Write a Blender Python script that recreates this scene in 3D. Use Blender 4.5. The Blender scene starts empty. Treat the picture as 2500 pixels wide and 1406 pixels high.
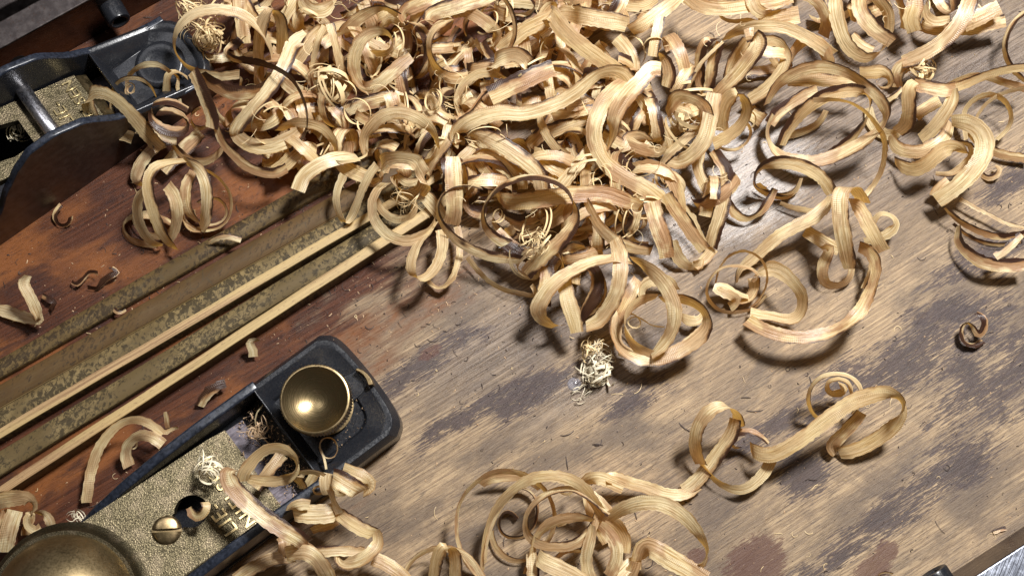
import bpy, bmesh, math, random
from mathutils import Vector, Matrix, noise
R = math.radians
MM = 0.001
sc = bpy.context.scene
COL = sc.collection

# ------------------------------------------------------------------ camera
PH = R(12.0); DIST = 400.0; HF = R(45.0)
CAM = Vector((0, -DIST * math.sin(PH), DIST * math.cos(PH)))          # millimetres
cam = bpy.data.cameras.new('camera'); cam.angle = HF; cam.clip_start = 0.01; cam.clip_end = 20
cam.sensor_fit = 'HORIZONTAL'
camo = bpy.data.objects.new('camera', cam); COL.objects.link(camo)
camo.location = CAM * MM; camo.rotation_euler = (PH, 0, 0)
sc.camera = camo
# ------------------------------------------------------------------ world and lamps (an indoor bench lamp)
w = bpy.data.worlds.new('World'); sc.world = w; w.use_nodes = True
bg = w.node_tree.nodes['Background']; bg.inputs[0].default_value = (1.0, 0.92, 0.86, 1); bg.inputs[1].default_value = 0.085
def lamp(name, loc, target, size, power, col, shape='DISK'):
    l = bpy.data.lights.new(name, 'AREA'); l.shape = shape; l.size = size * MM; l.energy = power; l.color = col
    o = bpy.data.objects.new(name, l); COL.objects.link(o); o.location = Vector(loc) * MM
    o.rotation_euler = (Vector(target) - Vector(loc)).to_track_quat('-Z', 'Y').to_euler()
    return o
lamp('bench_lamp', (178, 210, 550), (10, 10, 0), 100, 8.9, (1.0, 0.985, 0.97))
lamp('fill_light', (-500, 500, 1500), (0, 0, 0), 500, 2.5, (0.97, 0.96, 1.0))  # broad soft fill added to lift the shadows, no known lamp there
sc.view_settings.view_transform = 'Standard'; sc.view_settings.look = 'None'
sc.view_settings.exposure = 0.0; sc.view_settings.gamma = 1.0
sc.cycles.max_bounces = 8; sc.cycles.transmission_bounces = 4; sc.cycles.diffuse_bounces = 4

F = 1250.0 / math.tan(HF / 2)
FW = Vector((0, math.sin(PH), -math.cos(PH))); UP = Vector((0, math.cos(PH), math.sin(PH))); RT = Vector((1, 0, 0))
def U(px, py, z=0.0):
    "point of the place (mm) seen at photograph pixel px,py at height z above the bench"
    d = RT * ((px - 1250) / F) - UP * ((py - 703) / F) + FW
    return CAM + d * ((z - CAM.z) / d.z)

# ------------------------------------------------------------------ node helper
class M:
    def __init__(s, name, rough=0.5, metal=0.0, spec=0.5):
        s.m = bpy.data.materials.new(name); s.m.use_nodes = True
        s.nt = s.m.node_tree; s.n = s.nt.nodes; s.p = s.n['Principled BSDF']
        s.p.inputs['Roughness'].default_value = rough; s.p.inputs['Metallic'].default_value = metal
        s.p.inputs['Specular IOR Level'].default_value = spec
    def lk(s, a, b):
        if hasattr(a, 'is_output') or a.__class__.__name__.startswith('NodeSocket'): s.nt.links.new(a, b)
        else: b.default_value = a
    def coord(s, kind='Object', scale=(1, 1, 1), rot=0, off=(0, 0, 0)):
        t = s.n.new('ShaderNodeTexCoord')
        return s.mapv(t.outputs[kind], scale, rot, off)
    def mapv(s, v, scale=(1, 1, 1), rot=0, off=(0, 0, 0)):
        if rot:
            m0 = s.n.new('ShaderNodeMapping'); s.nt.links.new(v, m0.inputs[0]); m0.inputs['Rotation'].default_value = (0, 0, rot); v = m0.outputs[0]
        m = s.n.new('ShaderNodeMapping'); s.nt.links.new(v, m.inputs[0])
        m.inputs['Scale'].default_value = scale; m.inputs['Location'].default_value = off
        return m.outputs[0]
    def noise(s, v, scale=1.0, detail=4, rough=0.55, dist=0.0, out=0):
        t = s.n.new('ShaderNodeTexNoise'); s.nt.links.new(v, t.inputs['Vector'])
        t.inputs['Scale'].default_value = scale; t.inputs['Detail'].default_value = detail
        t.inputs['Roughness'].default_value = rough; t.inputs['Distortion'].default_value = dist
        return t.outputs[out]
    def voro(s, v, scale=1.0, feat='F1', out='Distance', rnd=1.0):
        t = s.n.new('ShaderNodeTexVoronoi'); s.nt.links.new(v, t.inputs['Vector']); t.feature = feat
        t.inputs['Scale'].default_value = scale; t.inputs['Randomness'].default_value = rnd
        return t.outputs[out]
    def math(s, op, a, b=0.0, c=0.0, clamp=False):
        t = s.n.new('ShaderNodeMath'); t.operation = op; t.use_clamp = clamp
        for i, q in enumerate((a, b, c)): s.lk(q, t.inputs[i])
        return t.outputs[0]
    def ss(s, v, a, b, x=0.0, y=1.0):
        t = s.n.new('ShaderNodeMapRange'); t.interpolation_type = 'SMOOTHSTEP'; s.lk(v, t.inputs[0])
        for i, q in enumerate((a, b, x, y)): t.inputs[i + 1].default_value = q
        return t.outputs[0]
    def mix(s, f, a, b, mode='MIX'):
        t = s.n.new('ShaderNodeMix'); t.data_type = 'RGBA'; t.blend_type = mode; t.clamp_factor = True
        s.lk(f, t.inputs[0])
        for q, i in ((a, 6), (b, 7)):
            if isinstance(q, tuple): t.inputs[i].default_value = tuple(q[:3]) + (1,)
            else: s.nt.links.new(q, t.inputs[i])
        return t.outputs[2]
    def attr(s, name, kind='OBJECT', out='Fac'):
        t = s.n.new('ShaderNodeAttribute'); t.attribute_type = kind; t.attribute_name = name
        return t.outputs[out]
    def bump(s, h, strength=0.3, dist=0.001, prev=None):
        t = s.n.new('ShaderNodeBump'); t.inputs['Strength'].default_value = strength; t.inputs['Distance'].default_value = dist
        s.lk(h, t.inputs['Height'])
        if prev is not None: s.nt.links.new(prev, t.inputs['Normal'])
        return t.outputs[0]
    def set(s, **k):
        names = {'col': 'Base Color', 'rough': 'Roughness', 'normal': 'Normal', 'metal': 'Metallic', 'spec': 'Specular IOR Level', 'coat': 'Coat Weight', 'coatr': 'Coat Roughness'}
        for a, v in k.items():
            if isinstance(v, tuple): v = tuple(v[:3]) + (1,)
            s.lk(v, s.p.inputs[names[a]])
        return s.m

# ------------------------------------------------------------------ object helpers
def tag(o, label=None, cat=None, group=None, kind=None):
    if label: o['label'] = label
    if cat: o['category'] = cat
    if group: o['group'] = group
    if kind: o['kind'] = kind
    return o
def obj(name, me, mats, parent=None, loc=None):
    o = bpy.data.objects.new(name, me); COL.objects.link(o)
    for m in (mats if isinstance(mats, (list, tuple)) else [mats]):
        if me is not None and m is not None: me.materials.append(m)
    if parent is not None: o.parent = parent
    if loc is not None: o.location = loc
    return o
def mesh(name, bm, smooth=False):
    bmesh.ops.recalc_face_normals(bm, faces=bm.faces)
    me = bpy.data.meshes.new(name); bm.to_mesh(me); bm.free()
    if smooth: me.polygons.foreach_set('use_smooth', [True] * len(me.polygons))
    return me
def empty(name, x, y, z=0, rot=0):
    o = bpy.data.objects.new(name, None); COL.objects.link(o); o.empty_display_size = 0.01
    o.location = (x * MM, y * MM, z * MM); o.rotation_euler = (0, 0, rot)
    return o
def prism(bm, pts, z0, z1, mi=0):
    "pts: [(x,y)] in mm; z0,z1 numbers or functions/lists"
    n = len(pts)
    f0 = (lambda i: z0[i]) if isinstance(z0, (list, tuple)) else (lambda i: z0)
    f1 = (lambda i: z1[i]) if isinstance(z1, (list, tuple)) else (lambda i: z1)
    lo = [bm.verts.new((p[0] * MM, p[1] * MM, f0(i) * MM)) for i, p in enumerate(pts)]
    hi = [bm.verts.new((p[0] * MM, p[1] * MM, f1(i) * MM)) for i, p in enumerate(pts)]
    fs = [bm.faces.new(hi), bm.faces.new(lo[::-1])]
    for i in range(n):
        j = (i + 1) % n
        fs.append(bm.faces.new((lo[i], lo[j], hi[j], hi[i])))
    for f in fs: f.material_index = mi
    return fs
def lathe(bm, prof, c=(0, 0), n=64, knurl=None, mi=0, sy=1.0):
    "prof: [(r,z)] mm; knurl=(r_min, amp): rings with r>=r_min toothed"
    rings = []
    for r, z in prof:
        if r < 1e-6:
            rings.append([bm.verts.new((c[0] * MM, c[1] * MM, z * MM))]); continue
        ring = []
        for k in range(n):
            a = 2 * math.pi * k / n
            rr = r - (knurl[1] if knurl and r >= knurl[0] and k % 2 else 0)
            ring.append(bm.verts.new(((c[0] + rr * math.cos(a)) * MM, (c[1] + rr * math.sin(a) * sy) * MM, z * MM)))
        rings.append(ring)
    for A, B in zip(rings, rings[1:]):
        for k in range(n):
            j = (k + 1) % n
            if len(A) == 1 and len(B) == 1: continue
            if len(A) == 1: f = bm.faces.new((A[0], B[k], B[j]))
            elif len(B) == 1: f = bm.faces.new((A[k], A[j], B[0]))
            else: f = bm.faces.new((A[k], A[j], B[j], B[k]))
            f.material_index = mi
def bevel(o, wmm, seg=2, ang=35):
    b = o.modifiers.new('bevel', 'BEVEL'); b.width = wmm * MM; b.segments = seg; b.limit_method = 'ANGLE'; b.angle_limit = R(ang)
    for p in o.data.polygons: p.use_smooth = True
    try: o.data.set_sharp_from_angle(angle=R(50))
    except Exception: pass
    return o
def text_mesh(body, size, ext):
    c = bpy.data.curves.new('lettering', 'FONT'); c.body = body; c.size = size * MM; c.extrude = ext * MM; c.resolution_u = 3
    c.bevel_depth = 0.08 * MM; c.align_x = 'LEFT'; c.space_character = 1.12
    o = bpy.data.objects.new('tmp', c); COL.objects.link(o)
    dg = bpy.context.evaluated_depsgraph_get(); me = bpy.data.meshes.new_from_object(o.evaluated_get(dg))
    bpy.data.objects.remove(o)
    return me
# ------------------------------------------------------------------ materials
def mat_bench():
    m = M('bench_wood', 0.5)
    mm = m.coord('Object', (1000, 1000, 1000))                   # millimetres
    g = m.mapv(mm, rot=R(-31.5))                                 # x runs along the grain
    wob = m.noise(m.mapv(g, (0.012, 0.05, 1)), 1, 3)
    # long fibre streaks at several widths
    st1 = m.noise(m.mapv(g, (0.022, 1.25, 1)), 1, 5, 0.66, 0.5)
    st2 = m.noise(m.mapv(g, (0.13, 2.4, 1), off=(7, 3, 0)), 1, 6, 0.72, 0.5)
    blot = m.noise(m.mapv(g, (0.05, 0.13, 1), off=(3, 9, 0)), 1, 6, 0.62, 0.5)
    blot2 = m.noise(m.mapv(g, (0.028, 0.06, 1), off=(11, 1, 0)), 1, 4, 0.55, 0.4)
    fine = m.noise(m.mapv(mm, (2.2, 2.2, 1)), 1, 4, 0.7)
    pale = m.mix(m.ss(st1, 0.30, 0.70), (0.17, 0.113, 0.066), (0.40, 0.29, 0.172))
    pale = m.mix(m.ss(blot2, 0.42, 0.66), pale, (0.130, 0.094, 0.064))
    big = m.noise(m.mapv(mm, (0.022, 0.022, 1), off=(4, 2, 0)), 1, 6, 0.7, 0.8)
    pale = m.mix(m.math('MULTIPLY', m.ss(big, 0.50, 0.60), 0.45), pale, (0.105, 0.074, 0.052))
    pale = m.mix(m.math('MULTIPLY', m.ss(st2, 0.50, 0.62), 0.60), pale, (0.075, 0.052, 0.038))
    pale = m.mix(m.math('MULTIPLY', m.ss(blot, 0.60, 0.74), 0.35), pale, (0.32, 0.23, 0.13))
    # red-brown varnished part, away to the upper left
    sep = m.n.new('ShaderNodeSeparateXYZ'); m.nt.links.new(mm, sep.inputs[0])
    gg = m.math('ADD', m.math('MULTIPLY', sep.outputs[0], 0.868), m.math('MULTIPLY', sep.outputs[1], -0.497))
    gg = m.math('ADD', gg, m.math('MULTIPLY', m.math('SUBTRACT', blot, 0.5), 90))
    gg = m.math('ADD', gg, m.math('MULTIPLY', m.math('SUBTRACT', st1, 0.5), 26))
    red = m.ss(gg, -52, -8, 1, 0)
    redc = m.mix(m.ss(st1, 0.3, 0.7), (0.032, 0.011, 0.006), (0.085, 0.028, 0.012))
    redc = m.mix(m.ss(blot2, 0.45, 0.65), redc, (0.165, 0.058, 0.017))
    redc = m.mix(m.math('MULTIPLY', m.ss(blot, 0.52, 0.66), 0.65), redc, (0.028, 0.012, 0.010))
    col = m.mix(red, pale, redc)
    # grey-violet wear under and right of the heap, then blue-black stains with their own places
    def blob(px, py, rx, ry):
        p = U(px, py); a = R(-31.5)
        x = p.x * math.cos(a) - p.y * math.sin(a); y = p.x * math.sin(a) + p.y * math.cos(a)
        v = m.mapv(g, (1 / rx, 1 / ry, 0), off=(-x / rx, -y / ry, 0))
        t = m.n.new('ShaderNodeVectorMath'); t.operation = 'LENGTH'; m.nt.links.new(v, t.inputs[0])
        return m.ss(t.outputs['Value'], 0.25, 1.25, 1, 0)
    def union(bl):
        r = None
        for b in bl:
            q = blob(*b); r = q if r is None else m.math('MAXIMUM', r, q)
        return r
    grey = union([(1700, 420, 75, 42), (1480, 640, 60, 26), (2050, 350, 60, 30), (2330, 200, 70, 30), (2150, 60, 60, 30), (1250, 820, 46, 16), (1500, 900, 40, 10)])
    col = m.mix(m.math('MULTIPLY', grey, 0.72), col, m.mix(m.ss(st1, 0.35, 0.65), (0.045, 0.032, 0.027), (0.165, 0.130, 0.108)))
    stain = union([(2290, 830, 34, 15), (2440, 930, 34, 14), (2330, 1120, 20, 11), (2130, 1290, 40, 7), (1950, 1160, 12, 9), (1560, 960, 16, 6), (2120, 900, 30, 8),
                   (1290, 960, 20, 8), (1060, 880, 24, 7), (2400, 620, 26, 8), (2050, 1000, 26, 5), (1860, 1060, 20, 4), (2480, 420, 20, 8), (1150, 1010, 30, 5)])
    sm = m.math('ADD', m.math('MULTIPLY', stain, 0.62), m.math('MULTIPLY', m.math('SUBTRACT', blot, 0.5), 1.9))
    sm = m.math('ADD', sm, m.math('MULTIPLY', m.math('SUBTRACT', st2, 0.5), 2.4))
    rag = m.noise(m.mapv(g, (0.28, 1.3, 1), off=(1, 6, 0)), 1, 6, 0.8, 0.6)
    sm = m.math('ADD', sm, m.math('MULTIPLY', m.math('SUBTRACT', rag, 0.5), 1.5))
    sm = m.math('MULTIPLY', m.ss(sm, 0.22, 0.50), m.ss(stain, 0.02, 0.25))
    # ragged small dirt in the open grain
    dirt = m.math('MULTIPLY', m.ss(rag, 0.545, 0.60), m.ss(blot2, 0.36, 0.58))
    col = m.mix(m.math('MULTIPLY', dirt, 0.36), col, m.mix(red, (0.070, 0.048, 0.036), (0.025, 0.010, 0.006)))
    col = m.mix(m.math('MULTIPLY', m.ss(rag, 0.45, 0.34), 0.18), col, m.mix(red, (0.42, 0.32, 0.205), (0.150, 0.052, 0.017)))
    col = m.mix(m.math('MULTIPLY', sm, 0.92), col, m.mix(m.ss(st2, 0.4, 0.62), (0.022, 0.016, 0.019), (0.070, 0.048, 0.044)))
    # streaky dark fibres everywhere on the worn part
    sk = m.math('MULTIPLY', m.ss(m.math('ADD', m.math('MULTIPLY', st2, 0.6), m.math('MULTIPLY', blot, 0.4)), 0.53, 0.62), 0.5)
    col = m.mix(sk, col, m.mix(red, (0.055, 0.040, 0.035), (0.022, 0.010, 0.008)))
    rb = union([(1845, 1375, 13, 10), (1700, 1365, 5, 4), (1050, 860, 5, 2.5), (2165, 1345, 5, 4), (2130, 1390, 9, 5)])
    col = m.mix(m.math('MULTIPLY', m.ss(m.math('ADD', rb, m.math('MULTIPLY', m.math('SUBTRACT', rag, 0.5), 2.6)), 0.35, 0.6), 0.75), col, (0.075, 0.030, 0.021))
    tk = m.voro(m.mapv(m.mapv(mm, rot=R(-40)), (0.30, 1.5, 0)), 1)
    tkm = m.math('MULTIPLY', m.ss(tk, 0.05, 0.13, 1, 0), m.ss(blot, 0.42, 0.6))
    col = m.mix(m.math('MULTIPLY', tkm, 0.7), col, (0.045, 0.030, 0.024))
    # pits and specks
    vo = m.voro(m.mapv(mm, (0.42, 0.42, 0)), 1)
    sp = m.math('MULTIPLY', m.ss(vo, 0.055, 0.10, 1, 0), m.ss(m.noise(m.mapv(mm, (0.08, 0.08, 0)), 1, 2), 0.4, 0.6))
    col = m.mix(m.math('MULTIPLY', sp, 0.9), col, (0.03, 0.022, 0.02))
    col = m.mix(m.math('MULTIPLY', m.ss(fine, 0.52, 0.75), 0.35), col, (0.5, 0.40, 0.30), 'SOFT_LIGHT')
    # knife scratches
    sc1 = m.noise(m.mapv(m.mapv(mm, rot=R(-52)), (0.02, 1.9, 0), off=(5, 5, 0)), 1, 2, 0.4, 0.1)
    scr = m.ss(m.math('ABSOLUTE', m.math('SUBTRACT', sc1, 0.5)), 0.0, 0.006, 1, 0)
    col = m.mix(m.math('MULTIPLY', scr, 0.25), col, (0.08, 0.05, 0.035))
    rg = m.math('ADD', m.math('MULTIPLY', grey, -0.20), m.ss(st1, 0.3, 0.7, 0.46, 0.62))
    rg = m.math('SUBTRACT', rg, m.math('MULTIPLY', red, 0.10))
    h = m.math('ADD', m.math('MULTIPLY', st1, 0.5), m.math('MULTIPLY', st2, 0.6))
    h = m.math('SUBTRACT', h, m.math('MULTIPLY', scr, 0.15))
    h = m.math('ADD', h, m.math('MULTIPLY', fine, 0.25))
    h = m.math('SUBTRACT', h, m.math('MULTIPLY', rag, 0.5))
    nrm = m.bump(h, 0.55, 0.0007)
    gl = union([(1790, 440, 34, 22), (1640, 330, 22, 12), (1600, 620, 22, 9)])
    gl = m.math('MULTIPLY', m.ss(m.math('ADD', gl, m.math('MULTIPLY', m.math('SUBTRACT', rag, 0.5), 1.2)), 0.15, 0.6), 0.24)
    gl = m.math('MAXIMUM', gl, m.math('MULTIPLY', red, 0.05))
    m.set(coat=gl, coatr=0.24)
    m.nt.links.new(m.bump(h, 0.18, 0.0005), m.p.inputs['Coat Normal'])
    return m.set(col=col, rough=rg, normal=nrm, spec=m.ss(red, 0, 1, 0.36, 0.20))
BENCH = mat_bench()

def mat_shaving(name, kind='OBJECT'):
    m = M(name, 0.40, spec=0.75)
    uv = m.coord('UV')
    seed = m.attr('seed', kind); burn = m.attr('burn', kind); tint = m.attr('tint', kind)
    cm = m.n.new('ShaderNodeCombineXYZ'); m.nt.links.new(m.math('MULTIPLY', seed, 13.7), cm.inputs[0]); m.nt.links.new(m.math('MULTIPLY', seed, 31.3), cm.inputs[1])
    va = m.n.new('ShaderNodeVectorMath'); va.operation = 'ADD'; m.nt.links.new(uv, va.inputs[0]); m.nt.links.new(cm.outputs[0], va.inputs[1]); v = va.outputs[0]
    fib = m.noise(m.mapv(v, (12, 0.06, 0)), 1, 5, 0.72)
    fib2 = m.noise(m.mapv(v, (5.5, 0.04, 0), off=(3, 7, 0)), 1, 3, 0.6)
    pat = m.noise(m.mapv(v, (0.9, 0.10, 0), off=(9, 2, 0)), 1, 3, 0.5)
    col = m.mix(m.ss(fib, 0.33, 0.60), (0.50, 0.335, 0.130), (0.93, 0.82, 0.52))
    tone = m.math('FRACT', m.math('MULTIPLY', seed, 0.6180))
    col = m.mix(m.math('MULTIPLY', m.ss(tone, 0.45, 1.0), 0.38), col, (0.62, 0.42, 0.16))
    col = m.mix(m.math('MULTIPLY', m.ss(fib2, 0.53, 0.66), 0.55), col, (0.46, 0.29, 0.11))
    col = m.mix(m.math('MULTIPLY', m.ss(pat, 0.42, 0.55), m.math('ADD', m.math('MULTIPLY', tint, 0.80), 0.08)), col, m.mix(m.ss(fib, 0.35, 0.65), (0.27, 0.135, 0.065), (0.56, 0.35, 0.19)))
    sep = m.n.new('ShaderNodeSeparateXYZ'); m.nt.links.new(uv, sep.inputs[0]); u = sep.outputs[0]
    # thin split lines along the fibres
    ln = m.ss(m.math('ABSOLUTE', m.math('SUBTRACT', fib2, 0.47)), 0.0, 0.016, 1, 0)
    col = m.mix(m.math('MULTIPLY', ln, 0.55), col, (0.13, 0.065, 0.03))
    # scorched rind along one edge
    e = m.math('ADD', u, m.math('MULTIPLY', m.math('SUBTRACT', m.noise(m.mapv(v, (3, 0.22, 0)), 1, 4, 0.6), 0.5), 0.55))
    bv = m.math('MULTIPLY', burn, m.ss(m.noise(m.mapv(v, (0.4, 0.055, 0), off=(6, 3, 0)), 1, 2), 0.36, 0.60, 0.50, 1.30))
    lim = m.math('SUBTRACT', 0.985, m.math('MULTIPLY', bv, 0.78))
    bm_ = m.ss(m.math('SUBTRACT', e, lim), -0.03, 0.27)
    bm_ = m.math('MULTIPLY', bm_, 1.0)
    bcol = m.mix(m.ss(bm_, 0.25, 0.95), (0.40, 0.205, 0.075), (0.050, 0.021, 0.012))
    col = m.mix(m.math('POWER', bm_, 0.6), col, bcol)
    dots = m.ss(m.voro(m.mapv(v, (7, 1.1, 0)), 1), 0.03, 0.09, 1, 0)
    col = m.mix(m.math('MULTIPLY', dots, 0.45), col, (0.20, 0.11, 0.05))
    # chatter marks across the width
    wv = m.math('SINE', m.math('MULTIPLY', m.math('ADD', sep.outputs[1], m.math('MULTIPLY', fib2, 0.8)), 11.0))
    cmask = m.ss(m.noise(m.mapv(v, (2.4, 0.07, 0), off=(1, 4, 0)), 1, 2), 0.50, 0.62)
    h = m.math('ADD', m.math('MULTIPLY', fib, 1.0), m.math('MULTIPLY', m.math('MULTIPLY', wv, cmask), 0.22))
    h = m.math('ADD', h, m.math('MULTIPLY', fib2, 1.2))
    col = m.mix(m.math('MULTIPLY', m.math('MULTIPLY', m.ss(wv, 0.2, 1), cmask), 0.20), col, (0.35, 0.20, 0.10))
    nrm = m.bump(h, 0.5, 0.0003)
    m.set(col=col, rough=m.ss(fib, 0.3, 0.7, 0.28, 0.42), normal=nrm, coat=m.math('MULTIPLY', m.math('SUBTRACT', 1.0, bm_), 0.30), coatr=0.38)
    tr = m.n.new('ShaderNodeBsdfTranslucent')
    m.nt.links.new(m.mix(m.math('MULTIPLY', m.math('SUBTRACT', 1.0, bm_), 0.40), m.mix(1.0, col, (1.0, 0.70, 0.25), 'MULTIPLY'), (0.95, 0.55, 0.10)), tr.inputs[0])
    mx = m.n.new('ShaderNodeMixShader'); mx.inputs[0].default_value = 0.38
    m.nt.links.new(m.p.outputs[0], mx.inputs[1]); m.nt.links.new(tr.outputs[0], mx.inputs[2])
    m.nt.links.new(mx.outputs[0], m.n['Material Output'].inputs[0])
    return m.m
SHAV = mat_shaving('shaving_wood')
SHAVG = mat_shaving('shaving_wood_deep', 'GEOMETRY')
def simple(name, col, rough=0.5, metal=0.0, spec=0.5):
    return M(name, rough, metal, spec).set(col=col)
WHITEHAIR = M('white_fibre', 0.5).set(col=(0.62, 0.55, 0.40))
TANHAIR = M('tan_fibre', 0.6).set(col=(0.42, 0.29, 0.17))
CREAMHAIR = M('cream_fibre', 0.55).set(col=(0.60, 0.45, 0.24))
DARKHAIR = M('dark_fibre', 0.7).set(col=(0.035, 0.020, 0.014))
CRUMB = M('sawdust', 0.8).set(col=(0.40, 0.27, 0.16))
CRUMBD = M('dark_dust', 0.8).set(col=(0.030, 0.020, 0.017))

def mat_black():
    m = M('black_enamel', 0.3, spec=0.38)
    v = m.coord('Object', (1000, 1000, 1000))
    n1 = m.noise(v, 1.6, 4, 0.6); n2 = m.noise(v, 6.0, 3, 0.7); dust = m.noise(v, 0.12, 4, 0.6)
    d = m.math('MULTIPLY', m.ss(n2, 0.56, 0.72), m.ss(dust, 0.42, 0.62))
    col = m.mix(m.math('MULTIPLY', d, 0.65), (0.010, 0.011, 0.014), (0.16, 0.14, 0.12))
    return m.set(col=col, rough=m.math('ADD', m.ss(n1, 0.35, 0.65, 0.20, 0.36), m.math('MULTIPLY', d, 0.3)), normal=m.bump(m.math('ADD', n1, m.math('MULTIPLY', n2, 0.2)), 0.10, 0.0004))
BLACK = mat_black()
def mat_rim():
    m = M('black_blue_sheen', 0.36, spec=0.7)  # blue sheen of reflected cool light put into the rail colour
    v = m.coord('Object', (1000, 1000, 1000))
    n1 = m.noise(v, 0.9, 5, 0.7)
    return m.set(col=m.mix(m.ss(n1, 0.35, 0.7), (0.006, 0.008, 0.013), (0.019, 0.024, 0.038)), rough=m.ss(n1, 0.3, 0.7, 0.26, 0.42), normal=m.bump(n1, 0.15, 0.0003), spec=0.5)
RIM = mat_rim()
def mat_metal(name, c1, c2, rough, grain=(0.05, 3, 1), rot=0, bump=0.05, r2=None, dirt=None):
    m = M(name, rough, 1.0)
    v = m.coord('Object', (1000, 1000, 1000)); g = m.mapv(v, grain, rot)
    n1 = m.noise(g, 1, 4, 0.6); n2 = m.noise(v, 0.35, 5, 0.65)
    col = m.mix(m.ss(n2, 0.35, 0.68), c1, c2)
    if dirt:
        col = m.mix(m.math('MULTIPLY', m.ss(m.noise(v, 1.3, 5, 0.7), 0.55, 0.66), 0.8), col, dirt)
    return m.set(col=col, rough=m.math('ADD', m.ss(n1, 0.3, 0.7, rough, r2 or rough + 0.12), m.math('MULTIPLY', m.ss(n2, 0.5, 0.7), 0.12)), normal=m.bump(n1, bump, 0.0004))
SIDE = mat_metal('ground_iron_side', (0.11, 0.098, 0.092), (0.16, 0.142, 0.135), 0.32, (0.1, 1.5, 1.5))
BAR = mat_metal('dull_steel_top', (0.075, 0.064, 0.062), (0.125, 0.108, 0.104), 0.42, (0.4, 0.4, 0.4), dirt=(0.08, 0.05, 0.04))
BARSIDE = mat_metal('dark_steel_face', (0.10, 0.075, 0.065), (0.15, 0.115, 0.10), 0.24, (0.1, 1.5, 1.5))
BRIGHT = mat_metal('bright_steel', (0.22, 0.235, 0.28), (0.36, 0.385, 0.45), 0.30, (0.06, 2.6, 1), rot=R(-32), bump=0.25, dirt=(0.07, 0.07, 0.09))
BLADE = mat_metal('blade_steel', (0.055, 0.048, 0.055), (0.10, 0.09, 0.10), 0.52, (0.3, 2, 1), dirt=(0.08, 0.06, 0.06))
PIN = mat_metal('steel_pin', (0.78, 0.79, 0.86), (0.60, 0.58, 0.60), 0.24, (3, 0.2, 1), dirt=(0.15, 0.10, 0.09))
BRASS = mat_metal('brass', (0.34, 0.255, 0.13), (0.24, 0.175, 0.095), 0.27, (0.4, 0.4, 0.4), dirt=(0.22, 0.15, 0.09))
def mat_dome():
    m = M('old_brass_dome', 0.33, 1.0)
    v = m.coord('Object', (1000, 1000, 1000))
    a = m.noise(v, 0.12, 5, 0.6); b = m.noise(v, 1.4, 5, 0.7)
    col = m.mix(m.ss(a, 0.35, 0.65), (0.24, 0.18, 0.095), (0.36, 0.275, 0.15))
    col = m.mix(m.math('MULTIPLY', m.ss(b, 0.54, 0.66), 0.4), col, (0.16, 0.11, 0.07))
    return m.set(col=col, rough=m.ss(b, 0.3, 0.7, 0.34, 0.50), normal=m.bump(b, 0.05, 0.0003))
DOME = mat_dome()
def mat_dish():
    m = M('turned_brass_dish', 0.22, 1.0)
    v = m.coord('Object', (1000, 1000, 1000))
    t = m.n.new('ShaderNodeVectorMath'); t.operation = 'LENGTH'; m.nt.links.new(m.mapv(v, (1, 1, 0)), t.inputs[0]); r = t.outputs['Value']
    n0 = m.noise(v, 0.5, 4, 0.6)
    rings = m.math('SINE', m.math('MULTIPLY', m.math('ADD', r, m.math('MULTIPLY', n0, 0.12)), 13))
    cm = m.n.new('ShaderNodeCombineXYZ'); m.nt.links.new(r, cm.inputs[0]); rn = m.noise(cm.outputs[0], 3.0, 3, 0.6)
    spots = m.ss(m.noise(v, 1.5, 5, 0.7), 0.60, 0.68)
    col = m.mix(m.ss(rn, 0.35, 0.65), (0.29, 0.222, 0.112), (0.205, 0.152, 0.08))
    col = m.mix(m.math('MULTIPLY', m.ss(n0, 0.45, 0.7), 0.5), col, (0.26, 0.17, 0.09))
    col = m.mix(m.math('MULTIPLY', spots, 0.75), col, (0.09, 0.055, 0.04))
    h = m.math('ADD', m.math('MULTIPLY', rings, 0.04), m.math('MULTIPLY', rn, 0.5))
    return m.set(col=col, rough=m.math('ADD', m.ss(rn, 0.3, 0.7, 0.23, 0.36), m.math('MULTIPLY', spots, 0.3)), normal=m.bump(h, 0.22, 0.0003))
DISH = mat_dish()
def mat_speckle():
    m = M('cast_bronze', 0.4, 1.0)
    v = m.coord('Object', (1000, 1000, 1000))
    n1 = m.noise(v, 2.6, 3, 0.7); vo = m.voro(v, 2.2); n2 = m.noise(v, 0.2, 4, 0.6)
    col = m.mix(m.ss(n1, 0.38, 0.62), (0.038, 0.032, 0.020), (0.115, 0.095, 0.056))
    col = m.mix(m.math('MULTIPLY', m.ss(n2, 0.45, 0.65), 0.45), col, (0.17, 0.135, 0.09))
    return m.set(col=col, rough=m.ss(n1, 0.35, 0.7, 0.58, 0.36), normal=m.bump(m.math('ADD', n1, m.math('MULTIPLY', vo, 0.6)), 0.28, 0.0005))
BRONZE = mat_speckle()
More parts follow.
